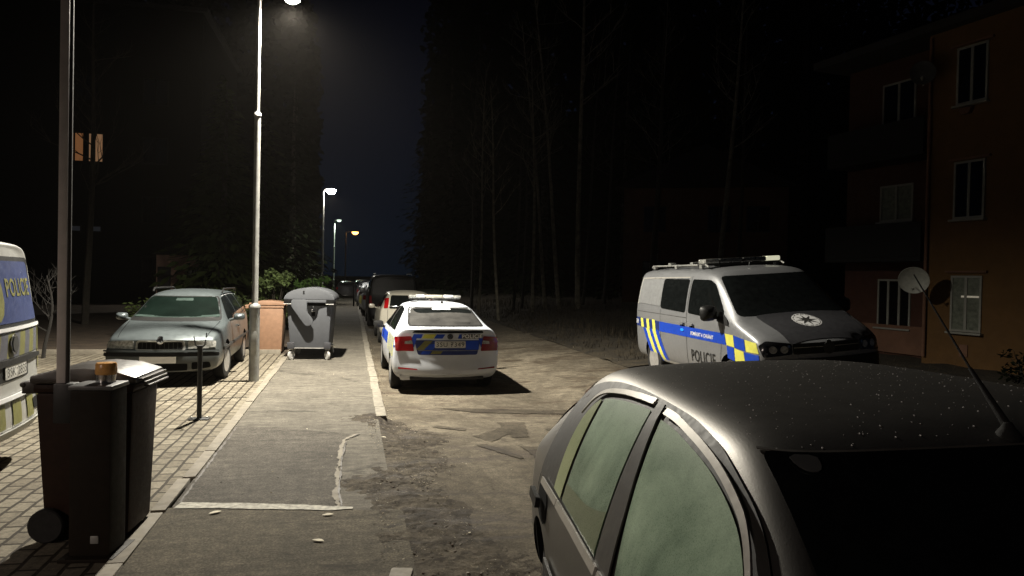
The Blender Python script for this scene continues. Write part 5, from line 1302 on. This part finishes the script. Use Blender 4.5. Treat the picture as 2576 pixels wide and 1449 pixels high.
for sx in (-1, 1):
    for sy in (-1, 1):
        cx0, cy0 = sx * 0.40, sy * 0.50
        a = MB(); a.box((cx0, cy0, 0.235), (0.10, 0.10, 0.03))
        for o in (-0.032, 0.032): a.box((cx0 + o, cy0 - 0.02, 0.16), (0.008, 0.06, 0.14))
        cs = a.build('castor', M['galv'], ct, bevel=0.003); 
        a = MB(); r_ = 0.10
        a.lathe([(0, -0.024), (r_ * 0.55, -0.02), (r_ * 0.6, -0.026), (r_ * 0.95, -0.022), (r_, -0.01), (r_, 0.01), (r_ * 0.95, 0.022), (r_ * 0.6, 0.026), (r_ * 0.55, 0.02), (0, 0.024)], 24, 'x', (0, 0, 0))
        wl = a.build('castor_wheel', M['wheel_grey'], cs, True, (cx0, cy0 - 0.03, 0.10)); wl.rotation_euler.z = R(35 * sx)
# boom rest
st_ = empty('boom_rest', (-3.87, 9.20, 0.003), STREET, 'thin black post with a forked top standing on a small foot plate on the paving', 'barrier post')
a = MB(); a.tube([(0, 0, 0.01), (0, 0, 0.88)], 0.030, 12); pp = a.build('post', M['post_black'], st_, True)
a = MB(); a.box((0, 0, 0.008), (0.24, 0.16, 0.014)); a.build('foot_plate', M['post_black'], st_, bevel=0.003)
a = MB(); a.box((0, 0, 0.90), (0.06, 0.06, 0.05)); 
for sx in (-1, 1): a.tube([(sx * 0.02, 0, 0.90), (sx * 0.055, 0, 0.93), (sx * 0.075, 0, 1.06 + 0.02 * sx)], [0.010, 0.008, 0.006], 8)
a.build('fork', M['post_black'], st_, True)
a = MB()
for sx in (-1, 1): a.lathe([(0.014, 0.014), (0.012, 0.03), (0, 0.034)], 8, 'z', (sx * 0.09, 0, 0))
a.build('anchor_bolt', M['galv'], st_)
bp = S(0.12, 44.0)
bo = empty('bollard', (bp.x, bp.y, 0.0), 0, 'thin dark post standing at the far end of the pavement', 'bollard')
a = MB(); a.lathe([(0.045, 0), (0.045, 1.35), (0.03, 1.40), (0, 1.41)], 12); a.build('post', M['post_black'], bo, True)

# ================================================================ buildings
def frame_dir(p0, d):
    """local frame: x along the facade direction d, y outwards"""
    d = Vector(d).normalized(); return math.atan2(d.y, d.x)
def window(bld, x0, x1, z0, z1, y, glass='win_glass', bars=1, blind=0.0, frame='win_frame', sill=True, fw=0.055):
    """frame proud of the wall at -y"""
    a = MB(); w, h = x1 - x0, z1 - z0
    a.box(((x0 + x1) / 2, y - 0.012, z0 + fw / 2), (w, 0.05, fw)); a.box(((x0 + x1) / 2, y - 0.012, z1 - fw / 2), (w, 0.05, fw))
    a.box((x0 + fw / 2, y - 0.012, (z0 + z1) / 2), (fw, 0.05, h - 2 * fw)); a.box((x1 - fw / 2, y - 0.012, (z0 + z1) / 2), (fw, 0.05, h - 2 * fw))
    for k in range(bars): a.box((x0 + w * (k + 1) / (bars + 1), y - 0.013, (z0 + z1) / 2), (fw * 1.3, 0.048, h - 2 * fw))
    wn_ = a.build('window', M[frame], bld)
    a = MB(); a.box(((x0 + x1) / 2, y - 0.004, (z0 + z1) / 2), (w - 2 * fw, 0.02, h - 2 * fw)); a.build('pane', M[glass], wn_)
    if sill:
        a = MB(); a.box(((x0 + x1) / 2, y - 0.06, z0 - 0.035), (w + 0.12, 0.14, 0.05)); a.build('sill', M['win_frame'], wn_, bevel=0.006)
    return wn_
# orange block at the right: front wing, recessed wing with balconies
A = Vector((10.85, 19.5)); fd = Vector((0.37, -0.93)).normalized(); rzA = math.atan2(fd.y, fd.x)
ob = empty('apartment_block', (A.x, A.y, 0.0), rzA, 'orange rendered apartment block at the right edge with white framed windows and dark balconies', 'building')
# local: x along towards the camera, -y is towards the street
a = MB(); a.box((5.0, 5.0, 4.1), (10.0, 10.0, 8.6)); a.build('front_wing', M['wall_orange'], ob)
a = MB(); a.box((-1.76, 5.0 + 0.9, 4.1), (3.5, 10.0, 8.55)); a.build('recessed_wing', M['wall_red'], ob)
a = MB(); a.box((3.2, 5.3, 8.52), (14.0, 11.2, 0.22)); a.build('roof', M['roof'], ob)
a = MB(); a.box((-1.8, 0.85, 0.30), (3.4, 0.06, 0.8)); a.build('plinth', M['wall_dark'], ob)
for k, z0 in enumerate((0.72, 3.54, 6.40)):
    w = window(ob, 0.80, 1.62, z0, z0 + (1.44 if k else 1.40), 0.0, 'win_curtain' if k == 0 else 'win_glass', 1)
    if k == 0:
        a = MB(); a.box((1.32, -0.022, z0 + 0.88), (0.46, 0.02, 0.045)); a.build('lit_slat', emis('lit_slat', (1.0, 0.9, 0.7), 0.16), w)
    a = MB(); a.box((1.2, -0.03, z0 + 1.50), (1.1, 0.08, 0.05)); a.build('window_hood', M['wall_dark'], w)
    window(ob, 3.6, 4.9, z0, z0 + 1.42, 0.0, 'win_glass', 1)
    zz = (0.62, 3.70, 6.42)[k]
    window(ob, -2.24, -1.12, zz, zz + (1.40, 1.05, 1.30)[k], 0.9, ('win_glass', 'win_curtain', 'win_glass')[k], 1 if k != 0 else 2)
a = MB(); a.prism([(-0.18, 0), (0.18, 0), (0.10, -0.16), (-0.10, -0.16)], -0.14, -0.005, lambda p, q, h: (1.12 + p, h, 6.30 + q)); a.build('wall_bracket', M['wall_dark'], ob, bevel=0.01)
a = MB(); a.tube([(0.10, -0.07, 0.0), (0.10, -0.07, 8.3)], 0.045, 10); a.build('drainpipe', M['wall_dark'], ob, True)
a = MB(); a.box((1.18, -0.01, 0.25), (0.22, 0.03, 0.30)); a.build('wall_vent', M['wall_dark'], ob)
for z0, z1 in ((2.62, 3.55), (5.45, 6.35)):
    a = MB(); a.box((-1.72, 0.40, z0 - 0.06), (3.3, 0.94, 0.12)); sl_ = a.build('balcony', M['balcony'], ob)
    a = MB(); a.box((-1.72, -0.05, (z0 + z1) / 2), (3.3, 0.05, z1 - z0 - 0.01)); a.box((-3.35, 0.42, (z0 + z1) / 2), (0.05, 0.86, z1 - z0 - 0.01)); a.build('balcony_panel', M['balcony'], sl_)
def dish(loc, rz, lab, r_=0.36, mt='dish'):
    t = empty('satellite_dish', loc, rz, lab, 'satellite dish', 'satellite dishes on the apartment block')
    a = MB(); prof = [(0.0, 0.0)] + [(r_ * k / 6, 0.10 * (k / 6) ** 2) for k in range(1, 7)] + [(r_ * 0.985, 0.115)] + [(r_ * k / 6, 0.10 * (k / 6) ** 2 + 0.012) for k in range(5, 0, -1)] + [(0, 0.012)]
    a.lathe(prof, 28, 'y'); d_ = a.build('reflector', M[mt], t, True); d_.rotation_euler.x = R(-22); 
    a = MB(); a.tube([(0, 0.02, -0.2), (0, -0.35 + 0.75, -0.30)], 0.012, 6); a.tube([(0, -0.02, 0), (0, -0.20, -0.05), (0, -0.22, -0.3)], 0.02, 6); a.build('bracket', M['galv'], t)
    a = MB(); a.tube([(0, 0.36, -0.26), (0, 0.42, -0.22)], 0.03, 8); a.build('receiver', M['dish'], t)
dish((10.16, 18.70, 2.02), R(148), 'pale satellite dish near the ground floor windows of the orange block', 0.36)
dish((10.38, 18.95, 7.30), R(148), 'dim satellite dish high on the orange block beside the top windows', 0.30, 'wall_grey')  # darker material puts in the shade above the lamp's reach
# dark block behind the trees
fb = empty('apartment_block', (6.2, 41.0, 0.3), R(-14), 'very dark reddish house behind the tree trunks and the police van', 'building')
a = MB(); a.box((4.2, 5, 3.3), (8.6, 10, 6.6)); a.build('wall', M['wall_dark'], fb)
a = MB(); a.prism([(-0.6, 6.62), (9.0, 6.62), (4.2, 8.9)], -0.4, 10.4, lambda p, q, h: (p, h, q)); a.build('roof', M['roof'], fb)
for x0 in (1.0, 4.4, 6.4):
    for z0 in (1.2, 4.2): window(fb, x0, x0 + 1.2, z0, z0 + 1.4, 0.0, 'win_glass', 1, frame='wall_grey', sill=False)
# tall dark block at the left with one lit window
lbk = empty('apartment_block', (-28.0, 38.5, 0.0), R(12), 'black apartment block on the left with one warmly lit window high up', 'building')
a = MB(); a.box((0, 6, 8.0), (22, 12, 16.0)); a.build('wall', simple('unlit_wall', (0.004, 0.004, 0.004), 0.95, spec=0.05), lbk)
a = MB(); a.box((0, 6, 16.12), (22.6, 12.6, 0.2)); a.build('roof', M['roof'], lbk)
M['frame_dark'] = simple('dark_frame', (0.012, 0.012, 0.012), 0.8, spec=0.1)
def lw(px0, px1, z0, z1, g, fr='frame_dark', bars=1):
    return window(lbk, px0, px1, z0, z1, 0.0, g, bars, frame=fr, sill=False, fw=0.07)
w1 = lw(4.15, 5.15, 7.55, 9.15, 'lit_window', bars=1)
w2 = lw(5.30, 6.10, 7.55, 9.15, 'lit_window_pale', bars=0)
lw(4.35, 5.05, 3.82, 4.20, 'dim_window', bars=0); lw(5.35, 6.05, 3.82, 4.20, 'dim_window', bars=0)
for x0 in (-8, -4.5, -1, 8):
    for z0 in (1.2, 4.4, 7.6, 10.8): lw(x0, x0 + 1.3, z0, z0 + 1.45, 'win_glass')
for x0 in (4.35,): 
    for z0 in (10.8,): lw(x0, x0 + 1.5, z0, z0 + 1.45, 'win_glass')
# small pink garden house
gh = empty('garden_house', (-13.75, 30.5, 0.0), R(20), 'small pink walled house glimpsed beyond the estate car roof', 'building')
a = MB(); a.box((0.0, 2.2, 1.25), (1.7, 4.4, 2.5)); a.build('wall', M['wall_pink'], gh)
a = MB(); a.prism([(-1.0, 2.5), (1.0, 2.5), (0, 3.0)], -0.2, 4.6, lambda p, q, h: (p, h, q)); a.build('roof', M['roof'], gh)
a = MB(); a.box((-0.55, -0.02, 1.0), (0.5, 0.05, 2.0)); dr = a.build('door', M['trim'], gh); a = MB(); a.box((-0.38, -0.06, 1.0), (0.04, 0.05, 0.12)); a.build('handle', M['chrome'], dr)
window(gh, 0.3, 0.75, 1.1, 2.0, 0.0, 'win_glass', 1, frame='wall_grey', sill=False)

# ================================================================ trees
def trunk_mesh(b, base, top, r0, r1, rg, wob=0.12, n=9, seg=7):
    base, top = Vector(base), Vector(top); pts = []; rr = []
    ph = rg.uniform(0, 6)
    for i in range(n + 1):
        t = i / n; p = base.lerp(top, t)
        k = math.sin(t * 5 + ph) * wob * t ** 0.5 * (1 - 0.3 * t)
        pts.append(p + Vector((k, math.cos(t * 4 + ph) * wob * 0.6 * t, 0))); rr.append(r0 * (1 - t) ** 0.8 + r1)
    b.tube(pts, rr, seg); return pts
def bare_tree(base, h, lean, r0, bark, label, seed, first=0.45, nb=16, group='bare trees behind the road verge'):
    rg = random.Random(seed)
    t = empty('bare_tree', base, 0, label, 'tree', group)
    b = MB(); pts = trunk_mesh(b, (0, 0, -0.15), (lean[0], lean[1], h), r0, 0.012, rg)
    b.build('trunk', bark, t, True)
    c_ = MB()
    def branch(p, d, L, r_, depth):
        q = [p]; dd = d.copy()
        for k in range(4):
            dd = (dd + Vector((rg.uniform(-0.25, 0.25), rg.uniform(-0.25, 0.25), rg.uniform(-0.05, 0.22)))).normalized(); q.append(q[-1] + dd * L / 4)
        c_.tube(q, [r_, r_ * 0.8, r_ * 0.6, r_ * 0.4, r_ * 0.15], 4, caps=False)
        if depth:
            for k in range(rg.randint(2, 4)):
                s_ = rg.randint(1, 3)
                nd_ = (dd + Vector((rg.uniform(-0.9, 0.9), rg.uniform(-0.9, 0.9), rg.uniform(-0.1, 0.6)))).normalized()
                branch(q[s_], nd_, L * rg.uniform(0.4, 0.65), r_ * 0.5, depth - 1)
    for k in range(nb):
        f = first + (1 - first) * (k + rg.random()) / nb * 0.97
        i = min(len(pts) - 2, int(f * (len(pts) - 1))); fr = f * (len(pts) - 1) - i
        p = pts[i].lerp(pts[i + 1], fr); a_ = rg.uniform(0, 6.283)
        branch(p, Vector((math.cos(a_), math.sin(a_), rg.uniform(0.25, 0.9))).normalized(), h * 0.17 * (1.15 - f) + 0.5, r0 * 0.32 * (1.1 - f) + 0.008, 2)
    c_.build('crown', bark, t, False)
    return t
CY, F_, CX = 724.5, 1860.0, 1288.0
tl = [(-1.5, 33.0, 11.0, (0.2, 0), 0.055, 'birch', 'slim pale birch nearest the parked cars'), (-0.5, 30.0, 9.5, (-0.6, 0), 0.060, 'birch', 'pale birch leaning left right of the light bar'),
      (0.05, 34.5, 12, (0.5, 0.4), 0.07, 'bark', 'dark trunk close behind the leaning birch'), (0.95, 33.5, 12.0, (-0.2, 0), 0.075, 'birch', 'pale birch in the middle of the verge trunks'),
      (1.60, 35.0, 13.5, (-1.3, 0), 0.085, 'birch', 'birch leaning left beside the tallest trunk'), (2.20, 34.0, 15.5, (-1.5, 0), 0.095, 'birch', 'tall birch leaning left across the taller straight one'),
      (2.95, 33.0, 19.0, (-0.1, 0), 0.12, 'birch', 'tallest straight birch rising out of the top of the picture'), (3.4, 35.5, 14.0, (0.8, 0.2), 0.07, 'bark', 'dark trunk right of the tallest birch'),
      (0.5, 37.0, 12.0, (0.3, 0), 0.07, 'bark', 'thin dark trunk deep in the middle of the wood'), (4.6, 37.0, 14.0, (0.6, 0), 0.09, 'bark', 'dark leafless tree left of the police van roof'),
      (6.2, 33.0, 13.0, (0.4, 0), 0.16, 'bark', 'thick dark trunk rising behind the back of the police van'), (8.6, 31.0, 15.0, (0.9, 0), 0.12, 'birch', 'pale curved trunk behind the middle of the police van'),
      (7.0, 36.0, 15.0, (0.2, 0), 0.07, 'birch', 'thin upright pale trunk beyond the police van'), (10.3, 34.0, 14.0, (0.3, 0), 0.10, 'bark', 'dark tree beside the orange block'),
      (-2.2, 40.0, 13.0, (0.1, 0), 0.09, 'bark', 'dark trunk deep behind the black van')]
for k, (x, y, h, ln, r0, bk, lab) in enumerate(tl):
    u, v = UV(x, y)
    bare_tree((x, y, verge_z(max(u, 5.6), v)), h, ln, r0, M[bk], lab, 100 + k)
# a short split birch and stumps by the verge
def conifer(base, h, rad, mat, label, seed, n=1500, droop=0.35, group='conifers along the street', low=0.06):
    rg = random.Random(seed)
    t = empty('conifer', base, 0, label, 'tree', group)
    b = MB(); trunk_mesh(b, (0, 0, -0.1), (0.05, 0, h * 0.98), 0.02 * h, 0.01, rg, 0.03); b.build('trunk', M['bark'], t, True)
    c_ = MB()
    for k in range(n):
        f = low + (1 - low) * (1 - math.sqrt(rg.random()))
        z = f * h; r_ = rad * (1 - f) ** 0.85 * (0.72 + 0.38 * math.sin(f * 40 + 2 * math.sin(k)))
        a_ = rg.uniform(0, 6.283); rr = r_ * math.sqrt(rg.uniform(0.12, 1.0)) * (0.85 + 0.25 * math.sin(a_ * 3 + f * 9))
        p = Vector((math.cos(a_) * rr, math.sin(a_) * rr, z - droop * rr * 0.7))
        d = Vector((math.cos(a_ + rg.uniform(-.6, .6)), math.sin(a_ + rg.uniform(-.6, .6)), -droop + rg.uniform(-0.2, 0.35))).normalized()
        s_ = d.cross(Vector((0, 0, 1))).normalized(); L = rg.uniform(0.22, 0.5) * (0.5 + h / 14); w = L * rg.uniform(0.12, 0.22)
        up = Vector((0, 0, rg.uniform(-0.06, 0.1)))
        c_.add([p - d * L * 0.5, p + s_ * w + up, p + d * L * 0.55 - Vector((0, 0, L * 0.12)), p - s_ * w - up], [(0, 1, 2), (0, 2, 3)])
    c_.build('crown', mat, t)
    return t
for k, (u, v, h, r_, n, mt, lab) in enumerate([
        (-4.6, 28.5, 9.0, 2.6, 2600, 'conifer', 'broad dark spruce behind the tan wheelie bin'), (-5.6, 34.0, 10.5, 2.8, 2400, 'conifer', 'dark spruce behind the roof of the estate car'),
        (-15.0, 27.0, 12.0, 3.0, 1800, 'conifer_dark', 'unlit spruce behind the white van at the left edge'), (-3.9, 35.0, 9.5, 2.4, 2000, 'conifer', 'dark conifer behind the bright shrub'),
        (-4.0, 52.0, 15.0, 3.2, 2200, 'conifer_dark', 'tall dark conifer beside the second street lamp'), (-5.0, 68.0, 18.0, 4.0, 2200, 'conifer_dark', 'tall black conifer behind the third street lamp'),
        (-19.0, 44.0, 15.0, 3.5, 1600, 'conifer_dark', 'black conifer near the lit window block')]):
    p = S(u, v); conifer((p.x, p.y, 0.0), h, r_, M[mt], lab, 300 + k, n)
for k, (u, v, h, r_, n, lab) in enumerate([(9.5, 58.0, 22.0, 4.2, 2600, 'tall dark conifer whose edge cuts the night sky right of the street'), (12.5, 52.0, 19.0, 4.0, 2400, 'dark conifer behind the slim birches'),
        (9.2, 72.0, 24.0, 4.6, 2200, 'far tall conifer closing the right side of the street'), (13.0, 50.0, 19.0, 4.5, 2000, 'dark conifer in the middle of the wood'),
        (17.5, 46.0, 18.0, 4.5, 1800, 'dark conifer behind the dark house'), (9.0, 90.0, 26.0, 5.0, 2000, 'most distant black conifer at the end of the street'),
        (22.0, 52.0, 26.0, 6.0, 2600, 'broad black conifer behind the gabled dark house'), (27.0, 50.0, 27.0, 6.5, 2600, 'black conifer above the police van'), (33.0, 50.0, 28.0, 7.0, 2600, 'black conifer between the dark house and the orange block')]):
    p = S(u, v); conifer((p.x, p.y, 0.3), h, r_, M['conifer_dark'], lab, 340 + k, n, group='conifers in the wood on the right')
def wood(name, u0, u1, v0, v1, h0, h1, n, seed):
    """far-off wood that reads as one black mass"""
    rg = random.Random(seed); b = MB()
    for k in range(n):
        u = rg.uniform(u0, u1); v = rg.uniform(v0, v1)
        top = h0 + (h1 - h0) * (0.5 + 0.5 * mnoise.noise(Vector((u * 0.16, v * 0.05, seed)))) * smooth(-1.0, 5.0, min(u - u0, u1 - u))
        z = top * (1 - rg.random() ** 1.3 * 0.98); s_ = rg.uniform(0.35, 1.0) * (1.5 - 0.9 * z / top)
        d = Vector((rg.gauss(0, 1), rg.gauss(0, 0.5), rg.gauss(0, 0.9))).normalized(); q = d.cross(Vector((rg.gauss(0, .4), 1, rg.gauss(0, .4)))).normalized()
        p = Vector((u, v, z)); b.add([p - d * s_, p + q * s_ * 0.6, p + d * s_ * 1.2, p - q * s_ * 0.55], [(0, 1, 2, 3)])
    tag(b.build(name, M['conifer_dark'], None, False, None, STREET), kind='stuff')
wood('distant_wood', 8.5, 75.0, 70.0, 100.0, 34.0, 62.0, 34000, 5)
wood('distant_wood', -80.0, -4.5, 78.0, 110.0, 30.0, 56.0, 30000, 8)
def shrub(base, rad, h, mat, label, seed, n=900, leaf=0.07, cat='shrub', name='shrub', flat=0.0):
    rg = random.Random(seed)
    t = empty(name, base, 0, label, cat)
    b = MB()
    for k in range(7):
        a_ = rg.uniform(0, 6.283); rr = rad * rg.uniform(0.3, 0.7)
        b.tube([(0, 0, -0.05), (math.cos(a_) * rr * 0.4, math.sin(a_) * rr * 0.4, h * 0.4), (math.cos(a_) * rr, math.sin(a_) * rr, h * rg.uniform(0.7, 0.95))], [0.022, 0.014, 0.005], 5)
    b.build('stem', M['bark'], t)
    c_ = MB(); cl = [(rg.uniform(0, 6.283), rg.uniform(0.1, 0.85), rg.uniform(0.15, 0.9), rg.uniform(0.22, 0.42)) for k in range(16)]
    for k in range(n):
        a_, rr, zz, s_ = rg.choice(cl)
        o = Vector((rg.gauss(0, 1), rg.gauss(0, 1), rg.gauss(0, 1) * (0.35 if flat else 0.8))).normalized() * rad * s_ * rg.uniform(0.5, 1.05)
        p = Vector((math.cos(a_) * rr * rad, math.sin(a_) * rr * rad, zz * h)) + o
        if p.z < 0.02: p.z = abs(p.z) + 0.03
        d = Vector((rg.gauss(0, 1), rg.gauss(0, 1), rg.gauss(0, 0.6) - flat)).normalized(); q = d.cross(Vector((rg.gauss(0, 1), rg.gauss(0, 1), 1))).normalized()
        L = leaf * rg.uniform(0.7, 1.4)
        c_.add([p - d * L, p + q * L * 0.4, p + d * L, p - q * L * 0.4], [(0, 1, 2, 3)])
    c_.build('foliage', mat, t)
    return t
for k, (u, v, r_, h, n, mt, lab, fl) in enumerate([
        (-2.20, 22.6, 0.62, 1.95, 1700, 'shrub', 'upright green shrub between the lamp post and the grey container', 0.0),
        (-1.20, 27.0, 0.75, 1.9, 1800, 'shrub_bright', 'bright lit green shrub hanging over the pavement behind the container', 0.5),
        (-3.6, 24.5, 1.0, 1.3, 1100, 'shrub', 'low dark shrub behind the tan bin', 0.0), (-2.1, 26.2, 0.7, 0.9, 800, 'shrub', 'small shrub behind the dome of the container', 0.0),
        (-2.3, 36.5, 1.2, 2.2, 1400, 'shrub', 'shrub at the pavement edge further down the street', 0.2), (-5.2, 21.5, 0.9, 1.1, 700, 'conifer', 'dark low shrub beside the estate car tail', 0.0)]):
    p = S(u, v); shrub((p.x, p.y, 0.0), r_, h, M[mt], lab, 400 + k, n, flat=fl)
p = Vector((10.9, 15.6)); shrub((p.x, p.y, -0.16), 0.5, 0.75, M['conifer_dark'], 'low dark shrub against the foot of the orange wall', 460, 350, 0.06)
bare_tree((-14.2, 24.6, 0.0), 11.5, (0.3, 0.0), 0.11, M['bark'], 'leafless tree whose twigs cross the lit window at the left', 520, 0.35, 22, 'bare trees on the left')
# bare sapling and roadside undergrowth
bare_tree((-9.6, 15.2, 0.0), 1.7, (0.1, 0.0), 0.03, M['bark_dark'], 'small leafless sapling left of the estate car', 500, 0.3, 9, 'bare saplings')
rg = random.Random(77); b = MB()
for k in range(6500):
    u = 5.6 + abs(rg.gauss(0, 1)) * 3.2; v = rg.uniform(15, 46)
    z = verge_z(u, v); L = rg.uniform(0.05, 0.22) * (0.5 + min(1.5, (u - 5.4) * 0.5)); a_ = rg.uniform(0, 6.28); w = rg.uniform(0.006, 0.016)
    dx, dy = math.cos(a_), math.sin(a_); lean = rg.uniform(0.1, 0.9) * L
    b.add([(u - dy * w, v + dx * w, z - 0.03), (u + dy * w, v - dx * w, z - 0.03), (u + dx * lean, v + dy * lean, z + L)], [(0, 1, 2)])
tag(b.build('verge_grass', M['grass'], None, False, None, STREET), kind='stuff')

# ================================================================ thin night haze round everything
HAZE = 0.00014
b = MB(); b.box((0, 40, 34.0), (240, 220, 71.0))
hm = bpy.data.materials.new('night_haze'); hm.use_nodes = True
hn = hm.node_tree; hn.nodes.clear()
pv_ = hn.nodes.new('ShaderNodeVolumePrincipled'); ho = hn.nodes.new('ShaderNodeOutputMaterial')
pv_.inputs['Color'].default_value = (0.95, 0.88, 0.80, 1); pv_.inputs['Density'].default_value = HAZE; pv_.inputs['Anisotropy'].default_value = 0.55
hn.links.new(pv_.outputs['Volume'], ho.inputs['Volume'])
ho_ = b.build('haze', hm); tag(ho_, kind='stuff')
